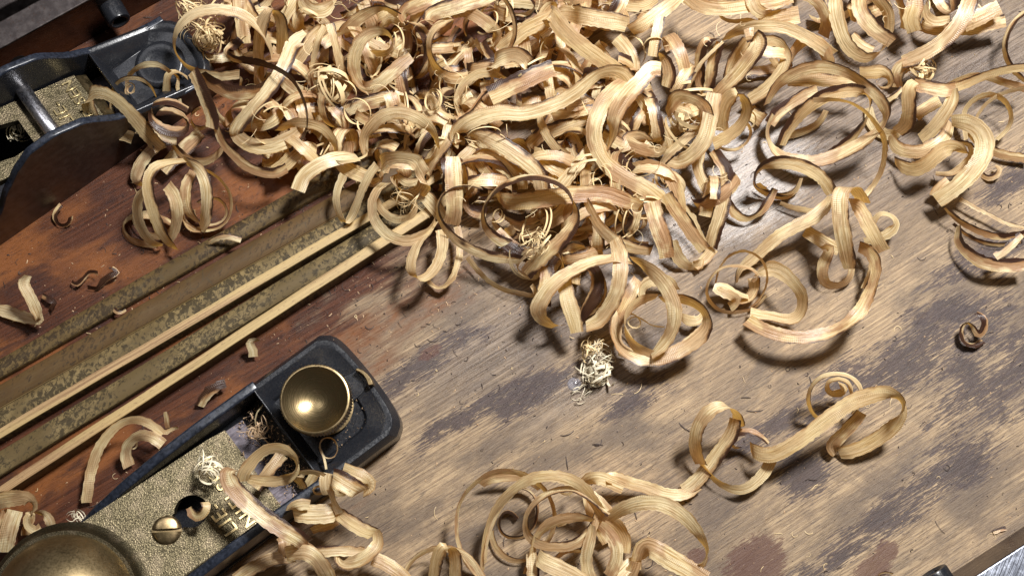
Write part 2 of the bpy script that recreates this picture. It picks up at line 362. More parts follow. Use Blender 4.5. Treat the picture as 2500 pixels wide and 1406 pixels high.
def mat_enamel(name, c1, c2, cd, thr=0.52):
    m = M(name, 0.55, spec=0.25)
    v = m.coord('UV')
    a = m.noise(m.mapv(v, (0.60, 1.2, 1)), 1, 8, 0.80, 0.5); b = m.noise(m.mapv(v, (0.035, 0.15, 1), off=(5, 5, 0)), 1, 4, 0.6)
    f = m.noise(m.mapv(v, (0.12, 5, 1)), 1, 3, 0.6)
    col = m.mix(m.ss(b, 0.38, 0.62), c1, c2)
    t = m.math('ADD', a, m.math('MULTIPLY', m.math('SUBTRACT', b, 0.5), 0.5))
    col = m.mix(m.math('MULTIPLY', m.ss(t, thr - 0.02, thr + 0.025), 0.9), col, cd)
    col = m.mix(m.math('MULTIPLY', m.ss(f, 0.5, 0.7), 0.35), col, (0.10, 0.075, 0.035))
    vv = m.voro(m.mapv(v, (0.16, 0.5, 1)), 1, 'DISTANCE_TO_EDGE')
    ck = m.math('MULTIPLY', m.ss(vv, 0.0, 0.035, 1, 0), m.ss(m.noise(m.mapv(v, (0.05, 0.2, 1), off=(2, 8, 0)), 1, 2), 0.45, 0.6))
    col = m.mix(m.math('MULTIPLY', ck, 0.6), col, (0.045, 0.035, 0.02))
    return m.set(col=col, rough=m.ss(a, 0.4, 0.6, 0.50, 0.65), normal=m.bump(a, 0.15, 0.0003))
EN1 = mat_enamel('cane_rind_brown', (0.068, 0.042, 0.015), (0.115, 0.076, 0.030), (0.022, 0.013, 0.006), 0.51)
EN2 = mat_enamel('cane_rind_olive', (0.092, 0.063, 0.026), (0.190, 0.138, 0.062), (0.026, 0.018, 0.008), 0.505)
EN3 = mat_enamel('cane_rind_plain', (0.058, 0.032, 0.011), (0.082, 0.047, 0.017), (0.028, 0.016, 0.007), 0.58)
def mat_raw():
    m = M('split_cane', 0.5)
    v = m.coord('UV')
    a = m.noise(m.mapv(v, (0.012, 3.2, 1)), 1, 5, 0.75); b = m.noise(m.mapv(v, (0.012, 0.2, 1), off=(4, 4, 0)), 1, 2)
    c = m.noise(m.mapv(v, (0.5, 6, 1)), 1, 4, 0.7)
    col = m.mix(m.ss(a, 0.32, 0.68), (0.15, 0.080, 0.034), (0.41, 0.275, 0.135))
    col = m.mix(m.math('MULTIPLY', m.ss(b, 0.42, 0.6), 0.55), col, (0.40, 0.30, 0.125))
    col = m.mix(m.math('MULTIPLY', m.ss(c, 0.57, 0.64), 0.65), col, (0.10, 0.05, 0.025))
    return m.set(col=col, normal=m.bump(a, 0.3, 0.0003))
RAW = mat_raw()
# ------------------------------------------------------------------ bench
bm = bmesh.new()
NX, NY = 60, 40
grid = [[bm.verts.new(((-420 + 840 * i / NX) * MM, (-320 + 700 * j / NY) * MM, 0)) for j in range(NY + 1)] for i in range(NX + 1)]
for i in range(NX):
    for j in range(NY):
        bm.faces.new((grid[i][j], grid[i + 1][j], grid[i + 1][j + 1], grid[i][j + 1]))
bench = tag(obj('bench_top', mesh('bench_top', bm), BENCH), kind='structure')

# ------------------------------------------------------------------ planing-form bars (upper left, lower right)
def bar(name, A, B, width, h, mats, label, zb=0.0, ext=(70, 70)):
    "A,B: front upper arris in mm; the bar lies to the left of A->B"
    A = Vector(A[:2]); B = Vector(B[:2]); e = (B - A).normalized(); n = Vector((-e.y, e.x))
    A = A - e * ext[0]; B = B + e * ext[1]
    L = (B - A).length; ang = math.atan2(e.y, e.x)
    t = empty(name, A.x, A.y, 0, ang); tag(t, label, 'planing form')
    bm = bmesh.new(); fs = prism(bm, [(0, 0), (L, 0), (L, width), (0, width)], zb, h)
    for f in fs:
        f.material_index = 1 if abs(f.calc_center_median().z - h * MM) > 1e-5 else 0
    b = bevel(obj('steel_bar', mesh('steel_bar', bm), mats, t), 0.5, 2)
    return t, A, e, n
def cap_screw(t, s, l, z, r, ln, rot, mat=None):
    "socket head cap screw lying horizontally, axis along local direction rot"
    bm = bmesh.new()
    prof = [(r * 0.80, -ln), (r * .97, -ln), (r, -ln * .9), (r, -0.6), (r * 0.94, -0.1), (r * 0.72, 0), (r * 0.60, -0.35)]
    lathe(bm, prof, n=72, knurl=(r * .999, 0.18))
    # hexagon socket
    hx = [(r * 0.55 * math.cos(k * math.pi / 3), r * 0.55 * math.sin(k * math.pi / 3)) for k in range(6)]
    rim = []
    for k in range(72):
        a = 2 * math.pi * k / 72; rim.append(bm.verts.new((r * .60 * math.cos(a) * MM, r * .60 * math.sin(a) * MM, -0.35 * MM)))
    hi = [bm.verts.new((x * MM, y * MM, -0.5 * MM)) for x, y in hx]; lo = [bm.verts.new((x * MM, y * MM, -3.4 * MM)) for x, y in hx]
    for k in range(6):
        j = (k + 1) % 6; bm.faces.new((hi[k], hi[j], lo[j], lo[k]))
        seg = [rim[(k * 12 + q) % 72] for q in range(13)]
        bm.faces.new(seg[::-1] + [hi[k], hi[j]]) if False else bm.faces.new([hi[k]] + seg + [hi[j]])
    bm.faces.new(lo)
    o = obj('cap_screw', mesh('cap_screw', bm, True), mat or BLACK, t, Vector((s, l, z)) * MM)
    o.rotation_euler = rot
    try: o.data.set_sharp_from_angle(angle=R(40))
    except Exception: pass
    return o
t1, A1, e1, n1 = bar('steel_bar_pair', U(0, 120, 22), U(219, 0, 22), 8.6, 22, [BAR, BARSIDE], 'dark steel planing form bar with black socket screw in the upper left corner')
def loc_in(A, e, P): d = Vector(P[:2]) - A; return d.dot(e), d.dot(Vector((-e.y, e.x)))
bm = bmesh.new(); prism(bm, [(0, 12.0), (300, 12.0), (300, 34), (0, 34)], 0, 22.3)
b2 = bevel(obj('steel_bar', mesh('steel_bar', bm), [BAR], t1), 0.5, 2)
s0, l0 = loc_in(A1, e1, U(300, 66, 11)); cap_screw(t1, s0, -6.5, 12.5, 3.9, 6.5, (R(90), 0, 0))
s1, l1 = loc_in(A1, e1, U(345, -10, 14)); cap_screw(t1, s1, -0.4, 14, 2.6, 0.6, (R(90), 0, 0))
s2, l2 = loc_in(A1, e1, U(42, 146, 11))
bm = bmesh.new(); lathe(bm, [(0, 0), (2.4, 0), (2.5, 0.05), (2.6, 0)], n=40)  # flat black disc: the shade inside a screw hole painted on the face
ho = obj('hole_shade_disc', mesh('hole_shade_disc', bm), simple('hole_shade', (0.003, 0.003, 0.003), 0.9), t1, Vector((s2, -0.05, 10.5)) * MM); ho.rotation_euler = (R(90), 0, 0)
# lower right: bar runs to the right of its arris, so A->B is reversed
Av, Bv = U(2500, 1328, 22), U(2380, 1406, 22)
t2, A2, e2, n2 = bar('steel_bar_block', Av, Bv, 30, 22, [BRIGHT, BARSIDE], 'bright scratched steel bar crossing the lower right corner', ext=(60, 90))
s3, l3 = loc_in(A2, e2, U(2272, 1395, 12)); cap_screw(t2, s3, -6.0, 13.5, 4.6, 6.0, (R(90), 0, 0))

# ------------------------------------------------------------------ bamboo strips
def strip(label, TL, TR, h, thick_to, top, side, name='bamboo_strip', ends=(0, 0), node=()):
    """TL: two px points of the far top edge (left, right); TR: two px points of the near top edge"""
    a0, a1 = U(*TL[0], h), U(*TL[1], h); b0, b1 = U(*TR[0], h), U(*TR[1], h)
    e = (a1 - a0).normalized()
    a0 = a0 - e * 45; a1 = a1 + e * ends[1]
    eb = (b1 - b0).normalized(); b0 = b0 - eb * 45; b1 = b1 + eb * ends[1]
    L = (a1 - a0).length; org = (a0 + b0) / 2; org.z = 0
    ang = math.atan2(e.y, e.x)
    t = empty(name, org.x, org.y, 0, 0)
    bm = bmesh.new(); uvl = bm.loops.layers.uv.new('UVMap')
    N = 60; rnd = random.Random(len(label)); rows = []
    for i in range(N + 1):
        f = i / N
        pa = a0.lerp(a1, f) - org; pb = b0.lerp(b1, f) - org
        k = 0.10 * math.sin(f * 17 + len(label)) + 0.06 * math.sin(f * 53 + h)
        nn = Vector((-e.y, e.x, 0)); pa += nn * k; pb += nn * k * .6
        bulge = sum(0.35 * math.exp(-((f * L - q) / 3.0) ** 2) for q in node)
        za = h + bulge; inset = 0.25
        mid = (pa + pb) / 2; mid.z = za + 0.28
        pts = [Vector((pa.x, pa.y, thick_to)), Vector((pa.x, pa.y, za - inset)), pa.lerp(mid, .08), mid, pb.lerp(mid, .08), Vector((pb.x, pb.y, za - inset)), Vector((pb.x, pb.y, thick_to))]
        pts[2].z = za; pts[4].z = za
        rows.append([bm.verts.new(p * MM) for p in pts])
    wtop = (b0 - a0).length
    for i in range(N):
        for k in range(6):
            fc = bm.faces.new((rows[i][k], rows[i + 1][k], rows[i + 1][k + 1], rows[i][k + 1]))
            fc.material_index = 1 if k in (0, 5) else 0
            fc.smooth = True
            for lp, (ii, kk) in zip(fc.loops, ((i, k), (i + 1, k), (i + 1, k + 1), (i, k + 1))):
                lp[uvl].uv = (L * ii / N + len(label) * 37, kk * wtop / 5 + len(label))
    bm.faces.new(rows[0]); bm.faces.new(rows[-1][::-1])
    for i in range(N): bm.faces.new((rows[i][0], rows[i][6], rows[i + 1][6], rows[i + 1][0]))
    me = mesh('strip_body', bm)
    try: me.set_sharp_from_angle(angle=R(50))
    except Exception: pass
    o = obj(name, me, [top, side]); o.location = org * MM
    bpy.data.objects.remove(t)
    tag(o, label, 'bamboo strip', 'bamboo strips lying side by side')
    return o
strip('mottled brown bamboo strip, uppermost of the row, rind up', ((0, 875), (818, 405)), ((0, 922), (842, 440)), 3.0, 0.0, EN1, EN1, ends=(0, 45), node=(70, 130))
strip('plain tan bamboo strip, second from the top of the row', ((0, 939), (814, 475)), ((0, 994), (790, 545)), 4.2, 0.0, EN3, RAW, ends=(0, 40), node=(95,))
strip('grey-olive mottled bamboo strip squeezed under the upper pale-edged strip', ((0, 998), (812, 529)), ((0, 1052), (850, 575)), 3.0, 0.0, EN2, EN1, ends=(0, 40), node=(120,))
strip('bamboo strip on edge, pale split face up, dotted with dark specks', ((0, 1044), (893, 520)), ((0, 1070), (901, 540)), 6.2, 0.0, RAW, EN1, ends=(0, 35))
strip('widest mottled olive bamboo strip, between the two pale edged ones', ((0, 1101), (908, 547)), ((0, 1161), (935, 580)), 3.4, 0.0, EN2, EN1, ends=(0, 35), node=(60, 112))
strip('lowest bamboo strip on edge, streaky pale face up and brown side showing', ((0, 1186), (1035, 509)), ((0, 1212), (1045, 532)), 8.0, 0.0, RAW, EN3, ends=(0, 20))

# ------------------------------------------------------------------ front block plane
FO = Vector((-38.67, -52.97, 0)); FA = R(38.4)
fp = empty('block_plane', FO.x, FO.y, 0, FA)
tag(fp, 'small black and bronze block plane with round brass knob in the foreground', 'block plane', 'two small metal block planes')
def interp(tab, x):
    tab = sorted(tab)
    if x <= tab[0][0]: return tab[0][1]
    for (a, b), (c, d) in zip(tab, tab[1:]):
        if x <= c:
            t = (x - a) / (c - a); t = t * t * (3 - 2 * t) * .35 + t * .65
            return b + (d - b) * t
    return tab[-1][1]
RZ = [(-104, 2.0), (-96, 4.0), (-88, 8.5), (-78, 14.5), (-66, 18.6), (-52, 20.3), (-40, 20.2), (-25, 18.2), (-10, 15.5), (0, 14.2), (10, 13.6)]
RL = lambda s: 1.2 - 0.028 * s
LL = lambda s: 41.3 + 0.008 * s
def wallmesh(bm, inner, outer, tab, s0, s1, n, zb=0, inz=None):
    rows = []
    for i in range(n + 1):
        s = s0 + (s1 - s0) * i / n; z = interp(tab, s)
        q = [(s, outer(s), zb), (s, outer(s), z - .5), (s, outer(s) + (inner(s) - outer(s)) * .16, z), (s, outer(s) + (inner(s) - outer(s)) * .84, z), (s, inner(s), z - .5), (s, inner(s), zb)]
        rows.append([bm.verts.new(Vector(p) * MM) for p in q])
    for i in range(n):
        for k in range(5):
            f = bm.faces.new((rows[i][k], rows[i + 1][k], rows[i + 1][k + 1], rows[i][k + 1])); f.material_index = 1 if k in (1, 2, 3) else (2 if k == 0 else 0)
    bm.faces.new(rows[0]); bm.faces.new(rows[-1][::-1])
bm = bmesh.new()
prism(bm, [(-150, 3.5), (4, 1.1), (4, 41.2), (-150, 39.5)], 0, 3.0)
wallmesh(bm, lambda s: LL(s) - 3.1, LL, RZ, -104, -19, 60)
wallmesh(bm, lambda s: RL(s) + 3.1, RL, RZ, -104, -19, 60)
body = bevel(obj('body', mesh('body', bm), [BLACK, RIM, SIDE], fp), 0.25, 2)
# toe casting: bowed nose with a sunken panel
def nose(off, s_back):
    pts = []
    N = 22
    for i in range(N + 1):
        f = i / N; l = 1.2 + off + (40.1 - 2 * off) * f
        u = 2 * f - 1
        s = 10.6 - off - 1.6 * u * u - 3.8 * abs(u) ** 10
        pts.append((s, l))
    return pts + [(s_back, 41.2 - off), (s_back, 1.2 + off)]
def ring_between(bm, A, B, za, zb, mi=0):
    va = [bm.verts.new((x * MM, y * MM, za * MM)) for x, y in A]; vb = [bm.verts.new((x * MM, y * MM, zb * MM)) for x, y in B]
    n = len(A)
    for i in range(n):
        j = (i + 1) % n; f = bm.faces.new((va[i], va[j], vb[j], vb[i])); f.material_index = mi
    return va, vb
bm = bmesh.new()
def stack(bm, loops, mis):
    prev = None
    for (pts, z), mi in zip(loops, mis):
        zz = z if callable(z) else (lambda p, z=z: z)
        cur = [bm.verts.new((x * MM, y * MM, zz((x, y)) * MM)) for x, y in pts]
        if prev:
            n = len(cur)
            for i in range(n):
                j = (i + 1) % n; f = bm.faces.new((prev[i], prev[j], cur[j], cur[i])); f.material_index = mi
        prev = cur
    bm.faces.new(prev)
ztop = lambda p: interp(RZ, p[0]) - 0.1
stack(bm, [(nose(0, -21), 0.0), (nose(0, -21), 1.5), (nose(-.0, -21), lambda p: ztop(p) - 3.6), (nose(1.6, -20.5), lambda p: ztop(p) - 0.2), (nose(3.0, -20.2), lambda p: ztop(p) - .15), (nose(3.6, -20.0), lambda p: ztop(p) - .45),
           (nose(7.6, -18), lambda p: 12.9), (nose(8.3, -17.6), 11.5), (nose(15, -12), 11.3)], [0, 2, 0, 0, 0, 0, 0, 0, 0])
toe = bevel(obj('toe_casting', mesh('toe_casting', bm), [BLACK, RIM, SIDE], fp), 0.3, 2, 25)
# throat lip
bm = bmesh.new(); prism(bm, [(-27.5, 4.6), (-21.2, 4.6), (-21.2, 37.6), (-27.5, 37.6)], 3.0, [4.2, 9.5, 9.5, 4.2]); bevel(obj('throat_lip', mesh('throat_lip', bm), BLACK, fp), 0.5, 2)
# blade
bm = bmesh.new(); zb = lambda s: 4.0 + (-29.5 - s) * 0.22
prism(bm, [(-51, 6.4), (-29.5, 6.2), (-29.5, 36.2), (-51, 36.4)], [zb(-51) - 1, zb(-29.5) - 1, zb(-29.5) - 1, zb(-51) - 1], [zb(-51) + 1.1, zb(-29.5) + .6, zb(-29.5) + .6, zb(-51) + 1.1])
bevel(obj('blade', mesh('blade', bm), BLADE, fp), 0.2, 1)
# lever cap with keyhole
zc = lambda s: 8.8 + (-41.0 - s) * 0.235
bm = bmesh.new()
KC = (-57.0, 21.6); KR = 4.9; SC = (-65.3, 21.2); SR = 2.6
key = []
def arc(c, r, a0, a1, n): return [(c[0] + r * math.cos(a0 + (a1 - a0) * i / n), c[1] + r * math.sin(a0 + (a1 - a0) * i / n)) for i in range(n + 1)]
ga = math.asin(SR / KR)
key = arc(KC, KR, -math.pi + ga, math.pi - ga, 30) + arc(SC, SR, R(60), R(300), 14)
outer = [(-30 - 11, 5.2), (-41, 36.9)]
out = [(-41 - 49 * i / 24, 36.9 + 1.2 * i / 24) for i in range(25)] + [(-41 - 49, 38.1 - 31.1 * i / 10) for i in range(1, 11)] + [(-90 + 49 * i / 24, 7.0 - 1.8 * i / 24) for i in range(1, 25)] + [(-41, 5.2 + 31.7 * i / 14) for i in range(1, 14)]
def plate_with_hole(bm, out, hole, zt, th, mi=0):
    import mathutils.geometry as G
    def tri(z, flip):
        vo = [bm.verts.new((x * MM, y * MM, z(x) * MM)) for x, y in out]; vh = [bm.verts.new((x * MM, y * MM, z(x) * MM)) for x, y in hole]
        vs = vo + vh
        tr = G.tessellate_polygon([[Vector((x, y, 0)) for x, y in out], [Vector((x, y, 0)) for x, y in hole]])
        for a, b, c in tr:
            try: f = bm.faces.new((vs[a], vs[b], vs[c])); f.material_index = mi
            except ValueError: pass
        return vo, vh
    to, th_ = tri(zt, False); bo, bh = tri(lambda x: zt(x) - th, True)
    for A, B in ((to, bo), (th_, bh)):
        n = len(A)
        for i in range(n):
            j = (i + 1) % n; f = bm.faces.new((A[i], A[j], B[j], B[i])); f.material_index = mi
plate_with_hole(bm, out, key, zc, 3.2)
prism(bm, [(-41.05, 5.2), (-35.6, 5.6), (-35.6, 36.5), (-41.05, 36.9)], [5.6, 5.4, 5.4, 5.6], [8.7, 6.2, 6.2, 8.7])
DC = (-99.8, 20.0); DR = 21.8
lathe(bm, [(0.1, 22), (24.6, 19.6), (23.4, 20.6), (22.6, 22.0), (22.0, 24.0), (20.5, 24)], c=DC, n=72)
capo = bevel(obj('lever_cap', mesh('lever_cap', bm), BRONZE, fp), 0.3, 2, 50)
for p in capo.data.polygons: p.use_smooth = abs(p.normal.z) < 0.999
# keyhole floor = blade, screw with slot
bm = bmesh.new(); r = 4.35
N = 40; zs = zc(-65.5)
def dome_half(side):
    g = 0.42
    for j in range(7):
        pass
rings = []
for j in range(9):
    rr = r * j / 8; rings.append((rr, 3.0 * math.sqrt(max(0, 1 - (rr / r) ** 2)) * .62 + (0.7 if j < 8 else 0.0)))
verts = {}
rng = []
for sgn in (1, -1):
    # each half of the head is clipped by the slot plane
    grid_ = []
    for j in range(9):
        yy = 0.5 + (r - 0.5) * j / 8
        row = []
        half = math.sqrt(max(0, r * r - yy * yy))
        for k in range(13):
            xx = -half + 2 * half * k / 12
            d = math.sqrt(xx * xx + yy * yy) / r
            z = 0.7 + 1.15 * math.sqrt(max(0, 1 - d * d)) if d < 0.999 else 0.7
            row.append(bm.verts.new((xx * MM, sgn * yy * MM, z * MM)))
        grid_.append(row)
    for j in range(8):
        for k in range(12):
            try: bm.faces.new((grid_[j][k], grid_[j][k + 1], grid_[j + 1][k + 1], grid_[j + 1][k]))
            except ValueError: pass
    lo = [bm.verts.new((v.co.x, v.co.y, 0.5 * MM)) for v in grid_[0]]
    for k in range(12): bm.faces.new((grid_[0][k], grid_[0][k + 1], lo[k + 1], lo[k]))
lathe(bm, [(0, 0.45), (r, 0.45), (r, 0.72), (r * .96, 0.72)], n=48)
lathe(bm, [(r, 0.72), (r, -0.2)], n=48)
bmesh.ops.remove_doubles(bm, verts=bm.verts, dist=1e-7)
scr = obj('slotted_screw', mesh('slotted_screw', bm, True), BRASS, fp, Vector((-65.6, 21.2, zs - 0.1)) * MM)
scr.rotation_euler = (0, R(12), R(-38) + R(3))
try: scr.data.set_sharp_from_angle(angle=R(40))
except Exception: pass
# brass palm dome
bm = bmesh.new()
lathe(bm, [(DR * math.cos(a), 18 + DR * .98 * math.sin(a)) for a in [R(x) for x in range(8, 90, 4)]] + [(0, 18 + DR * .98)], c=(0, 0), n=96)
obj('palm_dome', mesh('palm_dome', bm, True), DOME, fp, Vector((DC[0], DC[1], 0)) * MM)
# knob
bm = bmesh.new()
KR2 = 10.45
zt = 33.0
prof = [(4.2, 11.4), (8.6, 12.4), (8.8, 13.4), (5.0, 13.8), (4.6, 24.5), (8.6, 25.2), (KR2 - .5, 26.0), (KR2, 26.6), (KR2, zt - .7), (KR2 - .3, zt - .12), (KR2 - .55, zt), (KR2 - .9, zt)]
lathe(bm, prof, n=136, knurl=(KR2 - 0.01, 0.42))
ks = [KR2 - 0.9, 9.3, 8.6, 7.6, 6.4, 5.0, 3.6, 2.2, 1.0, 0.0]
kz = [zt - 4.3 * (1 - (q / (KR2 - .9)) ** 2) for q in ks]
lathe(bm, list(zip(ks, kz)), n=136, mi=1)
ko = obj('knob', mesh('knob', bm, True), [BRASS, DISH], fp, Vector((-6.6, 21.8, 0)) * MM)
try: ko.data.set_sharp_from_angle(angle=R(35))
except Exception: pass
# eccentric lever under the knob
def toF(px, py, z):
    p = U(px, py, z) - FO; c, s_ = math.cos(FA), math.sin(FA)
    return (p.x * c + p.y * s_, -p.x * s_ + p.y * c)
bm = bmesh.new()
o_ = [toF(*q, 17) for q in ((872, 897), (886, 903), (898, 913), (907, 925), (912, 938))]; i_ = [toF(*q, 17) for q in ((899, 941), (893, 925), (886, 915), (877, 908), (866, 903))]
prism(bm, o_ + i_, 11.5, 17)
arm = [toF(*q, 13) for q in ((815, 930), (868, 905), (880, 909), (892, 925), (898, 940), (884, 962), (850, 990))]
prism(bm, arm, 12.1, 13.4, 1)
bevel(obj('mouth_lever', mesh('mouth_lever', bm), [BRASS, BLACK], fp), 0.25, 2)
# raised letters on both lever caps (reading across the cap, tops towards the heel)
LETTER = mat_metal('rubbed_bright_bronze', (0.52, 0.42, 0.22), (0.36, 0.28, 0.15), 0.24)
def letters(parent, body, s, l, zf, size, slope, ang=R(90)):
    me = text_mesh(body, size, 0.42)
    o = obj('lettering', me, LETTER, parent); o.location = (s * MM, l * MM, (zf(s) + 0.12) * MM)
    o.rotation_euler = Matrix.Rotation(math.atan(slope), 3, 'Y').to_euler()
    o.rotation_euler = (Matrix.Rotation(math.atan(slope), 3, 'Y') @ Matrix.Rotation(ang, 3, 'Z')).to_euler()
    return o
letters(fp, 'LIE-', -49.2, 8.5, zc, 6.2, 0.235)
letters(fp, 'NIELSEN', -43.2, 7.0, zc, 6.2, 0.235)

# ------------------------------------------------------------------ rear block plane
RO = U(0, 600, 0); RA = R(37.4)
rp = empty('block_plane.001', RO.x, RO.y, 0, RA)
tag(rp, 'black block plane with winged sides and steel cross pin at the upper left', 'block plane', 'two small metal block planes')
WZ = [(-30, 6), (0, 10), (4, 13), (9, 18.5), (17, 29), (24, 36), (30, 40.2), (38, 40.6), (47, 37), (57, 25), (66, 18), (75, 14.5), (84, 12.5), (95, 11.5)]
bm = bmesh.new()
W2 = 28.6
prism(bm, [(-30, 0.1), (86, 0.1), (86, W2 - .1), (-30, W2 - .1)], 0, 3)
wallmesh(bm, lambda s: 2.6, lambda s: 0.0, WZ, -30, 86, 70)
wallmesh(bm, lambda s: W2 - 2.6, lambda s: W2, WZ, -30, 86, 70)
bevel(obj('body', mesh('body', bm), [BLACK, RIM, SIDE], rp), 0.2, 2)
def nose2(off, sb):
    pts = []
    for i in range(21):
        f = i / 20; u = 2 * f - 1; l = off + (W2 - 2 * off) * f
        pts.append((90.5 - off - 1.5 * u * u - 6 * abs(u) ** 6, l))
    return pts + [(sb, W2 - off), (sb, off)]
bm = bmesh.new()
zt2 = lambda p: interp(WZ, p[0]) - .1
stack(bm, [(nose2(0, 60), 0), (nose2(0, 60), lambda p: zt2(p) - 1.5), (nose2(1.2, 60.5), lambda p: zt2(p)), (nose2(2.6, 60.8), lambda p: zt2(p) - .3), (nose2(3.4, 61.5), lambda p: zt2(p) - 1.1), (nose2(6, 63), 11.2), (nose2(11, 66), 11.0)], [2, 2, 0, 0, 0, 0, 0])
bevel(obj('toe_casting', mesh('toe_casting', bm), [BLACK, RIM, SIDE], rp), 0.3, 2, 25)
# round thumb pad on the toe
bm = bmesh.new(); lathe(bm, [(8.2, 9.5), (8.2, 11.6), (7.8, 12.4), (6.6, 12.8), (4.5, 12.1), (2.2, 11.6), (0, 11.4)], n=48)
obj('thumb_pad', mesh('thumb_pad', bm, True), BLACK, rp, Vector((76.5, 14.5, 0)) * MM)
zr = lambda s: 19.0 + (49 - s) * 0.36
# lever cap with lettering and the rear opening
capo_ = [(52.5, 3.2), (52.5, 25.2), (38, 25.4), (10, 25.4), (2, 24), (-2, 5), (6, 3.0), (38, 3.2)]
def densify(p, n=5):
    o = []
    for i in range(len(p)):
        a, b = p[i], p[(i + 1) % len(p)]
        for k in range(n): o.append((a[0] + (b[0] - a[0]) * k / n, a[1] + (b[1] - a[1]) * k / n))
    return o
hole = densify([(31, 9.5), (31, 19), (24, 20.5), (17, 20), (16, 9.5), (24, 8.2)], 3)
bm = bmesh.new(); plate_with_hole(bm, densify(capo_), hole, zr, 3.0)
bevel(obj('lever_cap', mesh('lever_cap', bm), BRONZE, rp), 0.5, 3, 45)
bm = bmesh.new(); prism(bm, [(52.55, 3.5), (55.4, 3.9), (55.4, 24.6), (52.55, 24.8)], [14.5, 13.6, 13.6, 14.5], [17.5, 14.8, 14.8, 17.5]); obj('cap_lip', mesh('cap_lip', bm), BRASS, rp)
# lower polished brass hump of the cap
bm = bmesh.new()
rows = []
for i in range(15):
    f = i / 14; a = math.pi * f
    rows.append([bm.verts.new(Vector((s_, 13.9 - 10.3 * math.cos(a), 5.5 + (11.5 + (1.5 * math.sin(k_ / 8 * math.pi))) * math.sin(a) ** .6)) * MM) for k_, s_ in enumerate([-22 + 30 * q / 8 for q in range(9)])])
for i in range(14):
    for k in range(8): bm.faces.new((rows[i][k], rows[i + 1][k], rows[i + 1][k + 1], rows[i][k + 1]))
obj('brass_hump', mesh('brass_hump', bm, True), BRASS, rp)
bm = bmesh.new(); zb2 = lambda s: 14.6 + (49 - s) * 0.36
prism(bm, [(34, 5), (64, 5), (64, 23.5), (34, 23.5)], [zb2(34) - 2.5, zb2(64) - 2.5, zb2(64) - 2.5, zb2(34) - 2.5], [zb2(34) - .4, zb2(64) - .4, zb2(64) - .4, zb2(34) - .4])
bevel(obj('blade', mesh('blade', bm), BLADE, rp), 0.2, 1)
bm = bmesh.new(); lathe(bm, [(0, 0), (2.15, 0), (2.4, .3), (2.4, 24.3), (2.15, 24.6), (0, 24.6)], n=32)
pn = obj('cross_pin', mesh('cross_pin', bm, True), PIN, rp, Vector((37.6, 26.4, 26.6)) * MM); pn.rotation_euler = (R(90), 0, 0)
try: pn.data.set_sharp_from_angle(angle=R(40))
except Exception: pass
letters(rp, 'LIE-', 44.4, 9.6, zr, 5.4, 0.36)
letters(rp, 'NIELSEN', 50.8, 3.6, zr, 5.0, 0.36)
# ------------------------------------------------------------------ shavings
def cr(p0, p1, p2, p3, t):
    return 0.5 * ((2 * p1) + (-p0 + p2) * t + (2 * p0 - 5 * p1 + 4 * p2 - p3) * t * t + (-p0 + 3 * p1 - 3 * p2 + p3) * t ** 3)
def resample(P, A, step):
    "P: Vectors (mm); A: list of tuples interpolated alongside"
    out = []; n = len(P)
    for i in range(n - 1):
        p = [P[max(0, i - 1)], P[i], P[i + 1], P[min(n - 1, i + 2)]]
        if i == 0: p[0] = 2 * P[0] - P[1]
        if i == n - 2: p[3] = 2 * P[-1] - P[-2]
        a = [Vector(A[j]) for j in (max(0, i - 1), i, i + 1, min(n - 1, i + 2))]
        k = max(2, int((P[i + 1] - P[i]).length / step))
        for q in range(k):
            t = q / k; tt = t * t * (3 - 2 * t)
            out.append((cr(*p, t), a[1].lerp(a[2], tt * .5 + t * .5)))
    out.append((P[-1], Vector(A[-1])))
    return out
